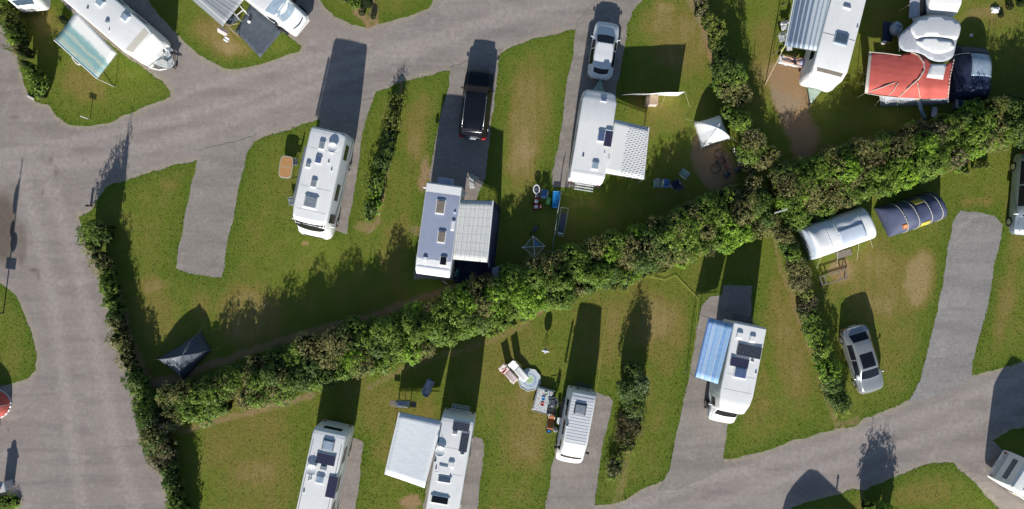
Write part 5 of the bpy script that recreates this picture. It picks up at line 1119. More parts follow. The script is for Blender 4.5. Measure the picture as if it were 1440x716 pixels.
def person_lying():
    # person reclining on a low lounger, legs pointing left
    hd = G(1132, 88, .7); ft = G(1096, 83, .3); g = G(1116, 87, 0)
    rz = math.atan2(hd.y - ft.y, hd.x - ft.x)
    L = lounger('low lounger beneath the person lying beside the navy striped awning', 1114, 87, rz + math.pi, 'white_fabric', 1.9, .66, .38)
    T = thing('person', 'person lying on a lounger with bare legs, pale lilac top and dark shorts', 'person', L.location.copy(), rz)
    # local: +x toward the head
    J = {'pelvis': (.20, 0, .46), 'waist': (.36, 0, .50), 'chest': (.60, 0, .63), 'neck': (.80, 0, .76), 'head0': (.88, 0, .81), 'head1': (1.0, 0, .88),
         'hipL': (.16, .11, .45), 'kneeL': (-.27, .19, .56), 'ankL': (-.68, .24, .44), 'toeL': (-.75, .26, .56), 'hipR': (.16, -.11, .45), 'kneeR': (-.27, -.13, .48), 'ankR': (-.72, -.10, .42), 'toeR': (-.78, -.10, .54),
         'shL': (.74, .18, .71), 'elL': (.50, .31, .58), 'wrL': (.28, .20, .60), 'haL': (.20, .14, .61), 'shR': (.74, -.18, .71), 'elR': (.52, -.32, .56), 'wrR': (.30, -.24, .54), 'haR': (.21, -.19, .55)}
    rad = {'pelvis': (.15, .11), 'waist': (.14, .10), 'chest': (.16, .11), 'neck': (.055, .055), 'head0': (.075, .085), 'head1': (.085, .1), 'hipL': (.09, .09), 'kneeL': (.06, .06), 'ankL': (.038, .038), 'toeL': (.03, .045), 'hipR': (.09, .09), 'kneeR': (.06, .06), 'ankR': (.038, .038), 'toeR': (.03, .045), 'shL': (.055, .055), 'elL': (.042, .042), 'wrL': (.03, .03), 'haL': (.022, .038), 'shR': (.055, .055), 'elR': (.042, .042), 'wrR': (.03, .03), 'haR': (.022, .038)}
    E = [('pelvis', 'waist'), ('waist', 'chest'), ('chest', 'neck'), ('neck', 'head0'), ('head0', 'head1'), ('pelvis', 'hipL'), ('hipL', 'kneeL'), ('kneeL', 'ankL'), ('ankL', 'toeL'), ('pelvis', 'hipR'), ('hipR', 'kneeR'), ('kneeR', 'ankR'), ('ankR', 'toeR'), ('chest', 'shL'), ('shL', 'elL'), ('elL', 'wrL'), ('wrL', 'haL'), ('chest', 'shR'), ('shR', 'elR'), ('elR', 'wrR'), ('wrR', 'haR')]
    def add_hand(side, base):
        bx, by, bz = base
        for k, (dy, ln) in enumerate(((-.030, .060), (-.010, .072), (.010, .068), (.030, .052))):
            a, b = f'f{side}{k}a', f'f{side}{k}b'; J[a] = (bx - .03 - ln * .45, by + dy, bz + .005); J[b] = (bx - .03 - ln, by + dy, bz - .02); rad[a] = (.009, .009); rad[b] = (.007, .007); E.extend([(f'ha{side}', a), (a, b)])
        sg = -1 if side == 'L' else 1; a, b = f't{side}a', f't{side}b'; J[a] = (bx + .0, by + sg * .045, bz); J[b] = (bx - .035, by + sg * .06, bz - .01); rad[a] = (.011, .011); rad[b] = (.009, .009); E.extend([(f'wr{side}', a), (a, b)])
    add_hand('L', J['haL']); add_hand('R', J['haR'])
    def skin(name, names, edges, rd, mat, parent, root, lv=2):
        names = list(names); me = bpy.data.meshes.new(name); me.from_pydata([J[n] for n in names], [(names.index(a), names.index(b)) for a, b in edges], []); me.materials.append(M[mat])
        o = bpy.data.objects.new(name, me); COL.objects.link(o); o.parent = parent
        bm = bmesh.new(); bm.from_mesh(me); ly = bm.verts.layers.skin.verify(); bm.verts.ensure_lookup_table()
        for i, n in enumerate(names): bm.verts[i][ly].radius = rd[n]; bm.verts[i][ly].use_root = (n == root)
        bm.to_mesh(me); bm.free(); o.modifiers.new('Skin', 'SKIN'); s = o.modifiers.new('Sub', 'SUBSURF'); s.levels = lv; s.render_levels = lv
        for md in o.modifiers:
            if md.type == 'SKIN': md.use_smooth_shade = True
        return o
    skin('body', J, E, rad, 'skin', T, 'pelvis')
    f = MB().ell((1.015, 0, .955), (.05, .016, .03)); f.ell((1.0, 0, .985), (.018, .014, .02)); f.build('nose', 'skin', T, True)
    for s in (1, -1): MB().ell((1.01, s * .033, .965), (.012, .014, .01)).build('eye', 'plate_mark', T, True); MB().ell((.97, s * .088, .89), (.03, .012, .035)).build('ear', 'skin', T, True)
    MB().ell((.955, 0, .975), (.008, .026, .01)).build('mouth', 'red_plastic', T, True)
    MB().ell((1.05, 0, .87), (.10, .105, .10)).build('hair', 'hair', T, True)
    r2 = {k: (v[0] * 1.16 + .004, v[1] * 1.16 + .004) for k, v in rad.items()}
    skin('top', ['waist', 'chest', 'neckb', 'shL', 'elL', 'shR', 'elR'] if False else ['waist', 'chest', 'shL', 'shR'], [('waist', 'chest'), ('chest', 'shL'), ('chest', 'shR')], r2, 'lilac_fabric', T, 'chest')
    J['thL'] = (.02, .145, .49); J['thR'] = (.02, -.12, .47); r2['thL'] = r2['thR'] = (.095, .095)
    skin('shorts', ['pelvis', 'hipL', 'hipR', 'thL', 'thR'], [('pelvis', 'hipL'), ('pelvis', 'hipR'), ('hipL', 'thL'), ('hipR', 'thR')], r2, 'navy_fabric', T, 'pelvis')

def build_items():
    D = R
    table('camping_table', 'orange oval folding table on the grass left of the white motorhome', 402, 235, D(82), 1.55, .92, .72, 'table_tan', 'oval')
    camp_chair('grey folding chair at the side of the motorhome with the orange table, lower of two', 411, 283, D(190), 'grey_fabric', w=.5)
    camp_chair('narrow dark folding chair between the orange table and the white motorhome', 414, 228, D(180), 'slate_fabric', w=.4)
    # step at C lower
    # rotary dryer, poles, cot, toys
    g = G(751, 347, 1.3); T = thing('rotary_dryer', 'square rotary clothes dryer with white arms beside the hedge', 'clothes dryer', (g.x, g.y, 0), D(4))
    MB().tube((0, 0, 0), (0, 0, 1.25), .022, 8).build('pole', 'aluminium', T)
    for k in range(4):
        a = D(90 * k); MB().tube((0, 0, 1.2), (.75 * math.cos(a), .75 * math.sin(a), 1.4), .02, 6).build('arm', 'white_paint', T)
    for q in (.99, .8, .6, .4):
        m = MB(); p = [(.74 * q * math.cos(D(90 * k)), .74 * q * math.sin(D(90 * k)), 1.2 + .19 * q) for k in range(5)]; m.path(p, .014 if q > .9 else .007, 5); m.build('line', 'white_paint' if q > .9 else 'pale_green', T)
    MB().grid(lambda i, j: Vector((.05 + .42 * i * (1 - j), .05 + .42 * i * j, 1.26 + .1 * i)), 6, 6).build('drying_cloth', 'sky_fabric', T, True, None, .01)
    MB().box((-.76, 0, 1.38), (.14, .09, .05)).build('arm_clip', 'white_paint', T)
    def vtoy(label, px, py, rz, cols):
        g = G(px, py, .1); T = thing('toy_car', label, 'toy', (g.x, g.y, 0), rz)
        MB().box((0, 0, .24), (.62, .30, .16), 0, .06).build('body', cols[0], T); MB().box((-.12, 0, .36), (.24, .24, .12), 0, .05).build('seat', cols[1], T); MB().box((.2, 0, .42), (.05, .2, .12), 0, .02).build('steering_wheel', cols[2], T)
        for x in (-.2, .2):
            for s in (1, -1): MB().lathe([(.10, -.03), (.10, .03)], (x, s * .17, .10), 14, 'Y').build('wheel', 'rubber', T)
    g = G(754.5, 266, .4); T = thing('baby_seat', 'white oval child seat at the top of the toy pile', 'child seat', (g.x, g.y, 0), D(92))
    ov = [(.30 * math.cos(2 * math.pi * k / 20), .21 * math.sin(2 * math.pi * k / 20)) for k in range(21)]
    MB().path([(a, b, .42) for a, b in ov], .045, 6).build('rim', 'white_fabric', T, True); MB().ell((0, 0, .36), (.24, .16, .09)).build('seat', 'slate_fabric', T, True); MB().box((-.42, 0, .30), (.3, .2, .05), 0, .02).build('footrest', 'white_paint', T)
    for a, b in ((.2, .15), (.2, -.15), (-.2, .15), (-.2, -.15)): MB().tube((a, b, .38), (a * 1.3, b * 1.2, .0), .014, 6).build('leg', 'white_paint', T)
    vtoy('red ride on toy in the middle of the toy pile', 754.5, 281, D(80), ('red_plastic', 'white_paint', 'mid_plastic')); vtoy('red and white toy wagon lying across the bottom of the toy pile', 756, 291, D(5), ('red_plastic', 'white_fabric', 'white_paint'))
    camp_chair('small blue child chair in the toy pile', 765.5, 272, D(75), 'sky_fabric', 'blue_plastic', w=.42, back=.4)
    g = G(771, 283, .1); T = thing('toy_box', 'lime green toy box beside the blue paddling tub', 'toy box', (g.x, g.y, 0), D(75)); MB().box((0, 0, .11), (.52, .30, .22), 0, .03).build('box', 'green_plastic', T); MB().box((0, 0, .235), (.5, .28, .03), 0, .01).build('lid', 'green_plastic', T); MB().box((0, 0, .255), (.18, .04, .02)).build('handle', 'white_paint', T)
    g = G(782, 280.5, .3); T = thing('water_tub', 'bright blue rectangular tub on the grass beside the toys', 'tub', (g.x, g.y, 0), D(86))
    MB().box((0, 0, .03), (1.1, .46, .04)).build('base', 'blue_plastic', T)
    for a, b, c, d in ((.56, 0, .05, .5), (-.56, 0, .05, .5), (0, .24, 1.14, .04), (0, -.24, 1.14, .04)): MB().box((a, b, .18), (c, d, .3), 0, .015).build('side', 'blue_plastic', T)
    MB().box((0, 0, .2), (1.05, .42, .01)).build('water', 'blue_plastic', T)
    g = G(791, 312, .5); T = thing('camp_bed', 'long metal framed folding bed standing in the hedge shade', 'camp bed', (g.x, g.y, 0), D(81))
    fr = [(-.98, -.26, .5), (.98, -.26, .5), (.98, .26, .5), (-.98, .26, .5), (-.98, -.26, .5)]; MB().path(fr, .022, 6).build('frame', 'pale_green', T, True); fr2 = [(-.7, -.17, .46), (.62, -.17, .46), (.62, .17, .46), (-.7, .17, .46), (-.7, -.17, .46)]; MB().path(fr2, .015, 6).build('inner_frame', 'grey_fabric', T, True)
    MB().grid(lambda i, j: Vector((-.7 + 1.32 * i, (j - .5) * .34, .44 - .03 * math.sin(math.pi * j))), 6, 4).build('canvas', 'slate_fabric', T, True, None, .01); MB().box((-.82, 0, .5), (.1, .36, .03)).build('crossbar', 'white_paint', T)
    for a in (-.9, .9):
        for b in (-.24, .24): MB().tube((a, b, .5), (a, b, 0), .015, 6).build('leg', 'aluminium', T)
    # long awning pole
    g = G(783, 320, 0); T = thing('washing_line', 'long pale washing line pole running from the blue tub down to the hedge', 'washing line', (g.x, g.y, 0)); F = frame(T)
    MB().path([G(790, 267, 1.2), G(784, 300, 1.25), G(780, 330, 1.2), G(776, 354, 1.15)], .022, 6).build('rail', 'grey_fabric', T, True, F)
    for q in ((776, 354), (788, 272)): p = G(*q, 1.15); MB().tube(p, (p.x, p.y, 0), .02, 6).build('leg', 'aluminium', T, False, F)
    MB().tube(G(770, 354, 1.15), G(782, 355.5, 1.15), .02, 6).build('crossbar', 'grey_fabric', T, False, F)
    g = G(753, 325, .2); T = thing('folded_buggy', 'dark folded pushchair frame lying between the toys and the clothes dryer', 'pushchair', (g.x, g.y, 0), D(60))
    MB().path([(-.4, -.1, .1), (0, .05, .25), (.45, -.02, .15)], .02, 6).path([(-.4, .15, .1), (.1, .2, .3), (.4, .3, .15)], .02, 6).build('frame', 'steel_dark', T, True); MB().ell((.1, .1, .2), (.25, .14, .07)).build('seat', 'slate_fabric', T, True)
    for a, b in ((-.42, -.1), (-.4, .18), (.45, 0)): MB().lathe([(.09, -.02), (.09, .02)], (a, b, .09), 14, 'Y').build('wheel', 'rubber', T)
    # white table by hedge
    T = table('camping_table', 'small pale blue folding table in the shade beside the checked awning', 701, 382, D(18), .92, .72, .7, 'pale_plastic')
    g = G(704, 377.5, .8); o = MB().box((0, 0, 0), (.26, .24, .16), 0, .03).build('storage_box', 'dark_plastic'); o.location = (g.x, g.y, .79); o.rotation_euler.z = D(18); tag(o, 'dark box standing on the corner of the small pale blue table', 'box')
    g = G(643, 384, .4); T = thing('beach_bag', 'teal bag with a pale strap beside the grey roofed motorhome', 'bag', (g.x, g.y, 0), D(80)); MB().ell((0, 0, .24), (.36, .17, .24)).build('bag', 'teal_fabric', T, True); MB().path([(-.25, .05, .42), (0, .1, .58), (.25, .02, .42)], .02, 6).build('strap', 'white_fabric', T, True)
    g = G(641, 392, .3); T = thing('bucket', 'purple bucket below the teal bag', 'bucket', (g.x, g.y, 0)); MB().lathe([(.12, 0), (.17, .3), (.18, .31), (.155, .3), (.11, .03)], (0, 0, 0), 20).build('pail', 'purple_plastic', T, 40); MB().path([(.17 * math.cos(t), .17 * math.sin(t) * .3 - .14, .3 + .0 * t) for t in [math.pi * k / 8 for k in range(9)]], .008, 5).build('handle', 'aluminium', T)
    g = G(625.5, 397, .1); T = thing('sandals', 'pair of pale shoes on the ground below the grey roofed motorhome', 'shoes', (g.x, g.y, 0), D(-35))
    for s in (-.1, .12): MB().ell((s, 0, .05), (.14, .05, .05), rz=.3).build('shoe', 'pink_fabric', T, True)
    g = G(673.5, 392, .2); T = thing('lantern', 'small upright camping lantern at the edge of the dark blue groundsheet', 'lantern', (g.x, g.y, 0)); MB().lathe([(.07, 0), (.07, .05), (.05, .06), (.05, .2), (.07, .21), (.02, .28)], (0, 0, .0), 14).build('body', 'pale_plastic', T, 40); MB().path([(-.06, 0, .22), (0, 0, .36), (.06, 0, .22)], .006, 5).build('handle', 'steel_dark', T)
    g = G(664, 262, 0); T = thing('entrance_step', 'pale concrete step and mat behind the checked awning', 'step', (g.x, g.y, 0), D(5)); MB().box((0, .35, .05), (.35, .95, .1), 0, .02).build('slab', 'stone_white', T); MB().box((.25, .55, .13), (.5, .28, .07), D(-30), .02).build('board', 'cream_trim', T)
    # windbreak with wooden box
    g = G(921, 131, 0); T = thing('windbreak', 'white fabric windbreak standing upright on the grass casting a square shadow', 'windbreak', (g.x, g.y, 0)); F = frame(T)
    a0, a1 = G(873, 134, 0), G(953, 135, 0); 
    b0, b1 = Vector((*G2(877, 133.5, 1.6), 1.62)), Vector((*G2(963, 129, 1.6), 1.62))
    MB().grid(lambda i, j: (a0 * (1 - i) + a1 * i) * (1 - j) + (b0 * (1 - i) + b1 * i) * j + Vector((0, .02 * math.sin(12 * i), 0)), 20, 5).build('screen', 'white_fabric', T, True, F, .01)
    for t in (0, .33, .66, 1): p = a0 * (1 - t) + a1 * t; q = b0 * (1 - t) + b1 * t; MB().tube(p, q + Vector((0, 0, .03)), .018, 6).build('pole', 'pale_plastic', T, False, F)
    MB().tube(b1, G(970, 151, .02), .008, 4).tube(b0 * .3 + b1 * .7, G(929, 152, .02), .006, 4).build('guy_rope', 'rope', T, False, F)
    g = G(917, 140.5, .75); T = thing('camp_cupboard', 'pinkish wooden box cupboard standing beside the white windbreak', 'cupboard', (g.x, g.y, 0), D(-2)); MB().box((0, 0, .40), (.80, .62, .72), 0, .02).build('carcass', 'wood_pale', T); MB().box((0, 0, .775), (.84, .66, .03), 0, .005).build('top', 'wood_pale', T)
    for s in (1, -1): MB().box((s * .2, -.315, .4), (.38, .015, .66)).build('door', 'pink_fabric', T)
    # chairs by the brown earth
    gp = 'folding chairs by the hedge'
    camp_chair('pale green folding chair, leftmost of the four seats near the dashed awning', 924, 258, D(175), 'pale_green', group=gp)
    camp_chair('blue folding stool among the four seats near the dashed awning', 935.5, 257, D(90), 'sky_fabric', 'blue_plastic', w=.5, back=.25, group=gp)
    camp_chair('dark folding chair with metal frame, second from the brown earth', 950, 259, D(120), 'navy_fabric', w=.66, back=.6, group=gp, rec=.25)
    camp_chair('pale green folding chair turned towards the brown earth', 962.5, 244, D(50), 'pale_green', w=.6, back=.5, group=gp, rec=.2)
    # bicycles near H
    bicycle('red bicycle leaning beside the brown earth pitch', 1022, 229, D(-72), 'red_plastic', .25); bicycle('silver bicycle with pale bars nearest the olive hedge', 1036, 224, D(-70), 'aluminium', -.2); bicycle('small grey child bicycle lying on the brown earth', 1005, 224, D(75), 'mid_plastic', 1.2)
    bicycle('black bicycle standing on the drawbar of the teal awning caravan', 214, 84, D(-48), 'steel_dark', .15); bicycle('pale covered bicycle beside the front of the teal awning caravan', 226, 75, D(-60), 'pale_plastic', -.15); bicycle('bicycle with dark frame parked right of the teal awning caravan', 238, 76, D(-80), 'teal_fabric', .2)
    g = G(230, 66, .6); T = thing('bike_cover', 'crumpled white bicycle cover at the front corner of the teal awning caravan', 'bike cover', (g.x, g.y, 0), D(-50)); 
    MB().grid(lambda i, j: Vector(((i - .5) * 1.1, (j - .5) * .7, .55 + .45 * math.sin(math.pi * i) * math.sin(math.pi * j) + .09 * math.sin(9 * i + 4 * j) + .07 * math.sin(13 * j))), 14, 10).build('cover', 'tent_white', T, 20, None, .01)
    MB().tube((0, 0, 0), (0, 0, .9), .02, 6).tube((-.4, 0, 0), (-.4, 0, .6), .02, 6).tube((.4, 0, 0), (.4, 0, .6), .02, 6).build('stand', 'steel_dark', T)
    for q, lb in (((1022, 246), 'dark helmet and bag heap beside the red bicycle'), ((1037, 238), 'grey bag on the ground beside the silver bicycle')):
        g = G(*q, .2); o = MB().ell((0, 0, .14), (.24, .18, .15)).ell((.2, .1, .1), (.14, .12, .1)).build('bag', 'slate_fabric', None, True); o.location = (g.x, g.y, 0); tag(o, lb, 'bag')
    # bottom group
    lounger('white cushioned sun lounger beside the round paddling pool', 729, 521, D(-50), 'white_fabric', 1.75, .56, .5)
    lounger('lower pink and grey sun lounger with a dark and red towel', 715, 525, D(-48), 'pink_fabric', 1.6, .56, .4)
    g = G(709, 522, .6); o = MB().grid(lambda i, j: Vector(((i - .5) * .42, (j - .5) * .14, .02 * math.sin(8 * i))), 6, 4).build('towel', 'red_fabric', None, True, None, .02); o.location = (g.x, g.y, .62); o.rotation_euler = (0, .3, D(40)); tag(o, 'folded dark red towel on the pink sun lounger', 'towel')
    g = G(744.5, 534, .1); T = thing('paddling_pool', 'round inflated paddling pool with a blue and lime printed floor', 'paddling pool', (g.x, g.y, 0), 0)
    oc = lambda t: 1 - .035 * (1 - math.cos(math.pi * (((t / (2 * math.pi) * 9) % 1) * 2 - 1)))
    MB().grid(lambda i, j: Vector((.80 * j * oc(2 * math.pi * i) * math.cos(2 * math.pi * i), .80 * j * oc(2 * math.pi * i) * math.sin(2 * math.pi * i), .115 + .01 * math.sin(9 * i * j))), 36, 8).build('printed_floor', 'parasol_print', T, True)
    for z, r_ in ((.06, .80), (.11, .80)): MB().grid(lambda i, j: Vector(((r_ * oc(2 * math.pi * i) + .035 * math.cos(2 * math.pi * j)) * math.cos(2 * math.pi * i), (r_ * oc(2 * math.pi * i) + .035 * math.cos(2 * math.pi * j)) * math.sin(2 * math.pi * i), z + .03 * math.sin(2 * math.pi * j))), 45, 8).build('air_ring', 'pale_plastic', T, True)
    T = table('low_table', 'low table under a printed white tablecloth beside the campervan', 764, 565, D(75), 1.62, 1.08, .38, 'mid_plastic')
    g = G(764, 565, .75); o = MB().grid(lambda i, j: Vector(((i - .5) * 1.72, (j - .5) * 1.18, .0 - (.12 if i in (0, 1) or j in (0, 1) else 0) + .004 * math.sin(9 * i) * math.cos(7 * j))), 16, 12).build('tablecloth', 'tablecloth_print', None, False, None, .006); o.location = (g.x, g.y, .395); o.rotation_euler.z = D(75); tag(o, 'printed white tablecloth on the table beside the campervan', 'tablecloth')
    for q, mt, lb in (((764.5, 562), 'blue_plastic', 'blue bowl on the printed tablecloth'), ((763, 570), 'red_plastic', 'red bowl on the printed tablecloth'), ((768, 555), 'pale_green', 'pale plate on the printed tablecloth')):
        g = G(*q, .78); o = MB().lathe([(.05, 0), (.11, .05), (.12, .055), (.1, .045), (.04, .012)], (0, 0, 0), 18).build('bowl', mt, None, 40); o.location = (g.x, g.y, .405); tag(o, lb, 'bowl')
    lounger('orange cushioned low seat between the tablecloth and the campervan', 775, 591, D(80), 'orange_plastic', 1.2, .44, .3, name='low_chair')
    camp_chair('dark camping chair beside the campervan, upper of two', 777, 565, D(190), 'slate_fabric', w=.6); camp_chair('dark brown camping chair beside the campervan, lower of two', 774, 578, D(170), 'dark_plastic', w=.55)
    g = G(772, 606, .4); T = thing('water_carrier', 'blue and grey water barrel beside the campervan', 'water barrel', (g.x, g.y, 0)); MB().lathe([(.17, 0), (.19, .05), (.19, .38), (.17, .42)], (0, 0, 0), 20).build('barrel', 'navy_fabric', T, 40); MB().lathe([(.09, 0), (.09, .03)], (0, 0, .42), 14).build('lid', 'blue_plastic', T)
    g = G(786, 592, .4); T = thing('cool_box', 'white cool box touching the side of the campervan', 'cool box', (g.x, g.y, 0), D(80)); MB().box((0, 0, .17), (.45, .26, .34), 0, .03).build('box', 'mid_plastic', T); MB().box((0, 0, .37), (.47, .28, .06), 0, .02).build('lid', 'white_paint', T)
    g = G(781, 604, .2); T = thing('gas_bottle', 'grey gas bottle beside the blue water barrel', 'gas bottle', (g.x, g.y, 0)); MB().lathe([(.13, 0), (.15, .04), (.15, .4), (.1, .48), (.04, .5)], (0, 0, 0), 18).build('cylinder', 'grey_and_shaded_white', T, 40); MB().lathe([(.08, .5), (.08, .6)], (0, 0, 0), 12).build('collar', 'mid_plastic', T)
    # satellite dish on tripod
    g = G(766.5, 490, 0); T = thing('satellite_dish', 'small satellite dish on a tripod alone on the lawn, its shadow round', 'satellite dish', (g.x, g.y, 0))
    for k in range(3): a = D(120 * k + 20); MB().tube((0, 0, .5), (.26 * math.cos(a), .26 * math.sin(a), 0), .013, 6).build('leg', 'aluminium', T)
    MB().tube((0, 0, .1), (0, 0, .72), .02, 6).build('mast', 'aluminium', T)
    q = MB(); q.lathe([(.02, 0), (.15, .015), (.23, .045), (.28, .08), (.27, .09), (.15, .035), (.02, .02)], (0, 0, 0), 22); o = q.build('reflector', 'grey_and_shaded_white', T, 40); o.location = (0, -.02, .86); o.rotation_euler = (D(72), 0, D(-10))
    MB().box((0, -.08, .70), (.30, .30, .07), D(28), .02).build('bracket', 'pale_plastic', T); MB().box((.0, -.08, .745), (.12, .14, .02), D(28)).build('receiver', 'lilac_fabric', T)
    # bbq and blue chairs by O
    g = G(567, 568, .7); T = thing('barbecue', 'small silver barbecue trolley above the plain white awning', 'barbecue', (g.x, g.y, 0), D(-3)); k_ = MB(); k_.grid(lambda i, j: Vector(((i - .5) * .95, .28 * math.cos(math.pi * j), .72 + .22 * math.sin(math.pi * j))), 4, 10); k_.build('lid', 'aluminium', T, True, None, .01); MB().box((0, 0, .68), (.98, .55, .1), 0, .03).build('firebox', 'steel_dark', T)
    for s in (1, -1): MB().box((s * .72, 0, .72), (.4, .42, .03), 0, .01).build('side_shelf', 'wood_grey', T)
    for a in (-.42, .42):
        for b in (-.2, .2): MB().tube((a, b, .65), (a, b, 0), .016, 6).build('leg', 'steel_dark', T)
    table('camping_table', 'small pale blue table with two blue chairs in the motorhome shadow', 601.5, 545, D(65), 1.05, .56, .62, 'grey_and_shaded_white'); 
    camp_chair('blue folding chair at the upper end of the small pale blue table in the shadow', 603, 540, D(245), 'sky_fabric', 'blue_plastic', w=.4, back=.3); camp_chair('blue folding chair at the lower end of the small pale blue table in the shadow', 601.5, 549.5, D(65), 'sky_fabric', 'blue_plastic', w=.4, back=.3)
    # pallets at K
    g = G(1170, 390, .1); T = thing('wooden_bench', 'grey weathered wooden frame bench on the bare patch below the white tent', 'bench', (g.x, g.y, 0), D(17))
    for y in (-.3, .3): MB().box((0, y, .36), (1.9, .08, .06), 0, .01).build('rail', 'wood_grey', T)
    for x in (-.9, -.6, .45, .9): MB().box((x, 0, .375), (.08, .62, .05), 0, .01).build('crossbar', 'wood_grey', T)
    for x in (-.85, .85):
        for y in (-.28, .28): MB().box((x, y, .17), (.07, .07, .34)).build('leg', 'wood_grey', T)
    g = G(1187, 357, .1); o = MB().box((0, 0, .06), (1.1, .45, .07), 0, .01).box((-.4, 0, .02), (.08, .44, .05)).box((.4, 0, .02), (.08, .44, .05)).build('wooden_board', 'wood_grey'); o.location = (g.x, g.y, .02); o.rotation_euler.z = D(17); tag(o, 'flat weathered board step at the edge of the large white tent', 'board')
    # wooden frame and pink laundry
    g = G(322, 38, .9); T = thing('wooden_stand', 'thin wooden pole stand at the corner of the grey striped awning tent', 'wooden stand', (g.x, g.y, 0), D(-48)); MB().tube((-.6, 0, 1.0), (.6, 0, .9), .03, 6).build('crossbar', 'wood_pale', T); MB().tube((-.1, 0, .95), (.3, .65, 1.0), .025, 6).build('arm', 'wood_pale', T)
    for x in (-.5, .5): MB().tube((x, 0, .95), (x * 1.1, 0, 0), .025, 6).build('leg', 'wood_pale', T)
    g = G(312, 43, 1.0); T = thing('laundry', 'crumpled pale pink towel hung beside the wooden stand', 'towel', (g.x, g.y, 0), D(-30))
    MB().grid(lambda i, j: Vector(((i - .5) * .75, (j - .5) * .42, .95 - .25 * abs(j - .5) * 2 + .05 * math.sin(11 * i + 3 * j))), 12, 8).build('cloth', 'pink_fabric', T, True, None, .02); MB().grid(lambda i, j: Vector((.45 + (i - .5) * .3, -.35 + (j - .5) * .3, .8 - .1 * i + .05 * math.sin(9 * j))), 6, 6).build('cloth', 'white_fabric', T, True, None, .02)
    for x in (-.35, .5): MB().tube((x, 0, .9), (x, 0, 0), .015, 6).build('leg', 'aluminium', T)
    g = G(337, 18, .9); T = thing('drying_rack', 'white H shaped drying rack standing at the edge of the slate groundsheet', 'drying rack', (g.x, g.y, 0), D(40))
    MB().tube((-.32, 0, .9), (.32, 0, .9), .03, 6).tube((-.32, -.35, .9), (-.32, .35, .9), .03, 6).tube((.32, -.35, .9), (.32, .35, .9), .03, 6).build('rails', 'white_paint', T)
    for x in (-.32, .32):
        for y in (-.3, .3): MB().tube((x, y, .9), (x, y * .5, 0), .015, 6).build('leg', 'white_paint', T)
    g = G(322, 28, .4); o = MB().ell((0, 0, .25), (.42, .3, .26)).ell((.4, .2, .2), (.3, .25, .2)).build('storage_bag', 'slate_fabric', None, True); o.location = (g.x, g.y, 0); tag(o, 'dark bags heaped under the edge of the grey striped awning', 'bag')
    g = G(351, 31, .1); T = thing('ball', 'black and white football on the slate groundsheet', 'ball', (g.x, g.y, 0.06)); MB().ell((0, 0, .13), (.13, .13, .13)).build('shell', 'white_paint', T, True); MB().ell((.04, .08, .16), (.09, .09, .1)).build('dark_patch', 'black_paint', T, True)
    # items by I
    for k, (q, lb, mt) in enumerate((((1103, 37), 'white folded chair at the outer edge of the navy striped awning', 'white_fabric'), ((1100, 53), 'white and brown striped stool below the folded chair by the navy striped awning', 'pale_plastic'))): camp_chair(lb, *q, D(190), mt, w=.55, back=.3)
    g = G(1110, 68, .3); T = thing('cool_box', 'small white cool box under the corner of the navy striped awning', 'cool box', (g.x, g.y, 0), D(5)); MB().box((0, 0, .16), (.34, .3, .3), 0, .03).build('box', 'pale_plastic', T); MB().box((0, 0, .34), (.36, .32, .05), 0, .02).build('lid', 'white_paint', T)
    g = G(1090, 90, .1); T = thing('storm_strap', 'long pale timber pole slanting down from the navy striped awning over the earth', 'pole', (g.x, g.y, 0)); F = frame(T); MB().tube(G(1104, 64, 2.0), G(1076, 119, .03), .03, 6).build('pole', 'wood_pale', T, False, F); MB().tube(G(1076, 119, 0), G(1076, 119, .14), .02, 6).build('peg', 'aluminium', T, False, F); MB().tube(G(1104, 65, 2.05), G(1098, 72, 1.8), .05, 6).build('strap', 'yellow_rope', T, False, F)
    person_lying()
    # red tent pennant, grill
    g = G(1293, 148, 0); T = thing('feather_flag', 'yellow and pale blue feather flag curving down below the red awning tent', 'flag', (g.x, g.y, 0)); F = frame(T)
    a, b, c = G(1291, 137, 1.4), G(1292, 150, 1.0), G(1301, 169, .3); MB().path([a, b, c], .03, 6).build('pole', 'aluminium', T, True, F); MB().grid(lambda i, j: a * (1 - i) ** 2 + b * 2 * i * (1 - i) + c * i * i + Vector(((j - .5) * .26, 0, .04)), 8, 2).build('sail', 'glass_pale', T, True, F, .01); MB().grid(lambda i, j: a * (1 - i * .35) + b * i * .35 + Vector(((j - .5) * .28, 0, .07)), 3, 2).build('sail_tip', 'yellow_plastic', T, True, F, .01)
    g = G(1314, 158, .5); T = thing('folded_chair', 'grey folded camping chair leaning by the hedge below the red awning tent', 'chair', (g.x, g.y, 0), D(78)); MB().box((0, 0, .5), (.8, .38, .08), 0, .02, D(12)).build('seat', 'grey_and_shaded_white', T); MB().path([(-.5, -.2, .3), (.5, -.2, .6)], .02, 6).path([(-.5, .2, .3), (.5, .2, .6)], .02, 6).build('side_frame', 'steel_dark', T, True); MB().tube((.3, 0, .5), (.3, 0, 0), .02, 6).tube((-.3, 0, .4), (-.3, 0, 0), .02, 6).build('leg', 'steel_dark', T)
    g = G(1352, 145, .5); T = thing('storage_crate', 'grey crate with a blue lid between the red and the navy tents', 'crate', (g.x, g.y, 0), D(4)); MB().box((0, 0, .22), (.72, .72, .44), 0, .02).build('crate', 'mid_plastic', T); MB().box((.1, 0, .455), (.46, .62, .03), 0, .01).build('lid', 'navy_tent', T); MB().box((-.27, 0, .455), (.14, .62, .03), 0, .01).build('side_tray', 'pale_plastic', T)
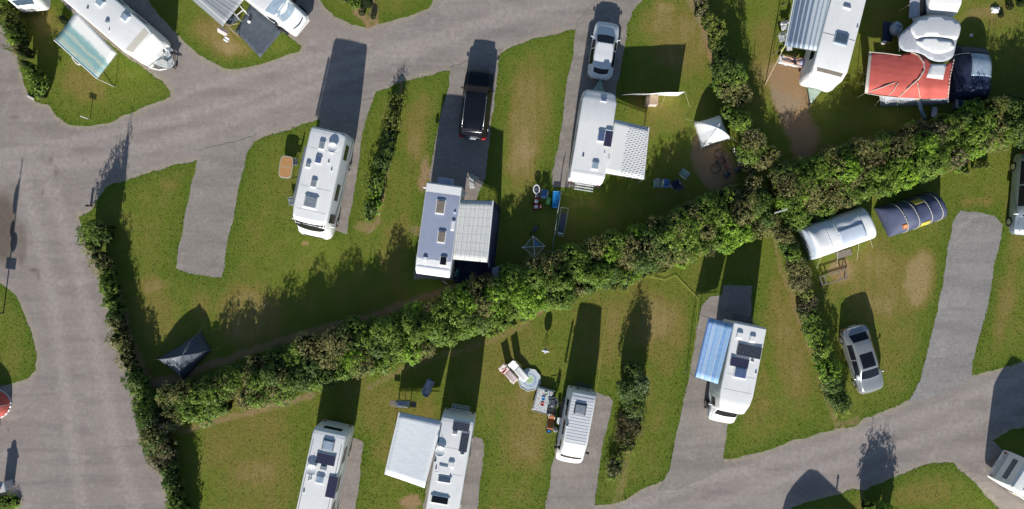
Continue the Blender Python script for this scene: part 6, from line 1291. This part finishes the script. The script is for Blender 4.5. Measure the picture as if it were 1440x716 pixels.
    g = G(1400, 14, .1); o = MB().grid(lambda i, j: Vector(((i - .5) * .6, (j - .5) * .42, .16 * math.sin(math.pi * i) * math.sin(math.pi * j) + .04 * math.sin(9 * i + 7 * j) + .05)), 10, 8).build('plastic_bag', 'white_fabric', None, True, None, .01); o.location = (g.x, g.y, .02); tag(o, 'crumpled white plastic bag on the grass beside the dry brown tuft', 'bag')
    g = G(1264, 38, .8); T = thing('camp_tarp', 'pale blue bundle standing beside the white scalloped awning', 'bundle', (g.x, g.y, 0)); MB().ell((0, 0, .45), (.42, .5, .45)).build('cover', 'glass_pale', T, True); MB().path([(-.3, .3, .7), (0, 0, .95), (.3, -.2, .7)], .02, 5).build('strap', 'slate_fabric', T, True)
    g = G(1243, 60, .1); o = MB().ell((0, 0, .06), (.22, .12, .08)).build('plastic_bag', 'white_fabric', None, True); o.location = (g.x, g.y, .06); o.rotation_euler.z = .3; tag(o, 'white bag lying at the end of the navy groundsheet behind the red tent', 'bag')
    o = MB().ell((0, 0, .12), (.12, .12, .12)).build('ball', 'white_fabric', None, True); g = G(1365, 50, .1); o.location = (g.x, g.y, .02); tag(o, 'white ball on the grass beside the navy oval tent', 'ball')
    # posts
    def sgn(T):
        MB().tube((0, 0, 0), (0, 0, .72), .03, 8).build('pole', 'wood_grey', T); o = MB().box((0, 0, .72), (.52, .05, .16), D(-20), .01).build('sign_board', 'white_paint', T)
    post('pitch_marker', 'low pitch marker with a white board on the grass below the teal awning', 'sign post', 127, 168, 0, sgn)
    o = MB().box((0, 0, .07), (.5, .14, .14), 0, .03).build('kerb_stone', 'stone_white'); g = G(44, 137, 0); o.location = (g.x, g.y, .0); o.rotation_euler.z = D(-28); tag(o, 'short white kerb stone at the end of the top left hedge strip', 'kerb stone')
    def sp(T):
        MB().tube((0, 0, 0), (0, 0, 4.7), .05, 10, .035).build('pole', 'steel_dark', T)
        MB().box((.1, 0, 1.5), (.7, .05, .34), D(-8), .01).build('sign_board', 'pale_plastic', T)
        for z, w, hh, dx in ((2.15, .24, .30, .12), (2.55, .16, .26, -.1), (3.45, .17, .46, -.12), (3.75, .08, .35, -.05)): MB().ell((dx, 0, z), (w, .14, hh), 10, 8).build('flower_basket', 'leafy_dark', T)
    post('signpost', 'tall dark signpost with a board and hanging baskets at the left edge', 'sign post', 5, 440, 0, sp)
    def pl(T): MB().tube((0, 0, 0), (0, 0, .95), .055, 10).build('pole', 'grey_fabric', T); MB().lathe([(.08, 0), (.08, .08), (.05, .12)], (0, 0, .92), 12).build('cap', 'stone_white', T)
    post('bollard', 'thin grey bollard on the grass at the bottom edge beside the road', 'bollard', 1173, 716, 0, pl)
    post('bollard', 'small pale bollard at the edge of the road above the left hedge', 'bollard', 128, 290, 0, lambda T: (MB().box((0, 0, .25), (.16, .12, .5), 0, .02).build('post', 'wood_grey', T), MB().box((0, 0, .52), (.18, .14, .05), 0, .01).build('cap', 'dark_plastic', T)))
    def cb(T):
        MB().box((0, 0, .45), (.62, .5, .9), D(12), .02).build('cabinet', 'grey_and_shaded_white', T); MB().box((0, 0, .92), (.72, .7, .05), D(12), .01).build('lid', 'pale_plastic', T)
        o = MB().lathe([(.19, -.02), (.19, .02)], (0, 0, 1.14), 20, 'Y').build('round_sign', 'red_plastic', T, 40); MB().tube((0, 0, .92), (0, 0, 1.0), .03, 6).build('sign_stem', 'steel_dark', T)
    post('service_pillar', 'pale grey service pillar with a small round sign at the bottom left', 'service pillar', 13, 680, 0, cb)
    post('marker_stake', 'leaning white stake sticking out of the hedge junction', 'stake', 1079, 300, 0, lambda T: (MB().box((0, 0, 2.55), (.9, .08, .06), D(18), .01).build('sign_board', 'stone_white', T), MB().tube((0, 0, 0), (0, 0, 2.6), .025, 6).build('pole', 'wood_grey', T)))
    # boundary string of pitch
    g = G(860, 440, 0); T = thing('boundary_string', 'thin yellow string stretched over the lawn from the hedge towards the campervan', 'string', (g.x, g.y, 0)); F = frame(T)
    MB().path([G(861, 404, .12), G(855, 440, .09), G(848, 480, .07), G(843, 520, .06), G(838, 556, .06)], .016, 4).build('string', 'yellow_rope', T, False, F); MB().tube(G(861, 404, 0), G(861, 404, .2), .02, 5).build('peg', 'wood_grey', T, False, F)
    g = G(940, 390, 0); T = thing('boundary_string', 'thin yellow string running below the hedge towards the blue awning motorhome', 'string', (g.x, g.y, 0)); F = frame(T)
    MB().path([G(905, 388, .1), G(935, 394, .08), G(950, 388, .1), G(982, 420, .06), G(978, 470, .05), G(970, 520, .05)], .013, 4).build('string', 'yellow_rope', T, False, F); MB().tube(G(905, 388, 0), G(905, 388, .2), .02, 5).build('peg', 'wood_grey', T, False, F)
    g = G(160, 122, 0); T = thing('awning_pole', 'pale pole and strap laid on the grass below the corner of the teal awning', 'pole', (g.x, g.y, 0)); F = frame(T)
    MB().tube(G(137, 111, .35), G(160, 122, .03), .022, 6).build('pole', 'cream_trim', T, False, F); MB().tube(G(160, 122, .0), G(160, 122, .12), .02, 6).build('peg', 'aluminium', T, False, F)
    g = G(106, 88, 0); T = thing('garden_hoop', 'white curved pipe on the grass at the front edge of the teal awning', 'pipe', (g.x, g.y, 0)); F = frame(T); MB().path([G(101 + 12 * k / 8, 80 + 11 * k / 8 + 3 * math.sin(math.pi * k / 8), .12) for k in range(9)], .05, 6).build('pipe', 'white_paint', T, True, F)
build_items()

# ------------------------------------------------------------------ light, sky, camera
def build_light():
    el, az = R(23.2), R(7)
    w = bpy.data.worlds.new('World'); SC.world = w; w.use_nodes = True; nt = w.node_tree; nt.nodes.clear()
    o = nt.nodes.new('ShaderNodeOutputWorld'); b = nt.nodes.new('ShaderNodeBackground'); s = nt.nodes.new('ShaderNodeTexSky')
    s.sky_type = 'NISHITA'; s.sun_disc = False; s.sun_elevation = el; s.sun_rotation = math.pi + az; s.altitude = 20; s.air_density = 1; s.dust_density = .5; s.ozone_density = 2.5
    b.inputs[1].default_value = SKY; nt.links.new(s.outputs[0], b.inputs[0]); nt.links.new(b.outputs[0], o.inputs[0])
    l = bpy.data.lights.new('sun', 'SUN'); l.energy = SUN; l.angle = R(.55); l.color = (1, .975, .92)
    so = bpy.data.objects.new('sun', l); COL.objects.link(so); d = Vector((math.sin(az) * math.cos(el), math.cos(az) * math.cos(el), -math.sin(el))); so.rotation_euler = d.to_track_quat('-Z', 'Y').to_euler(); so.location = (0, -60, 40)
    c = bpy.data.cameras.new('camera'); c.sensor_width = 36; c.lens = 36 * HC / 72; c.clip_end = 3000; c.clip_start = .5
    co = bpy.data.objects.new('camera', c); COL.objects.link(co); co.location = (0, 0, HC); co.rotation_euler = (0, 0, 0); SC.camera = co
    SC.view_settings.view_transform = 'Standard'; SC.view_settings.look = 'None'; SC.view_settings.exposure = 0
    SC.cycles.max_bounces = 6; SC.cycles.diffuse_bounces = 3
SKY, SUN = .082, 5.0
build_light()
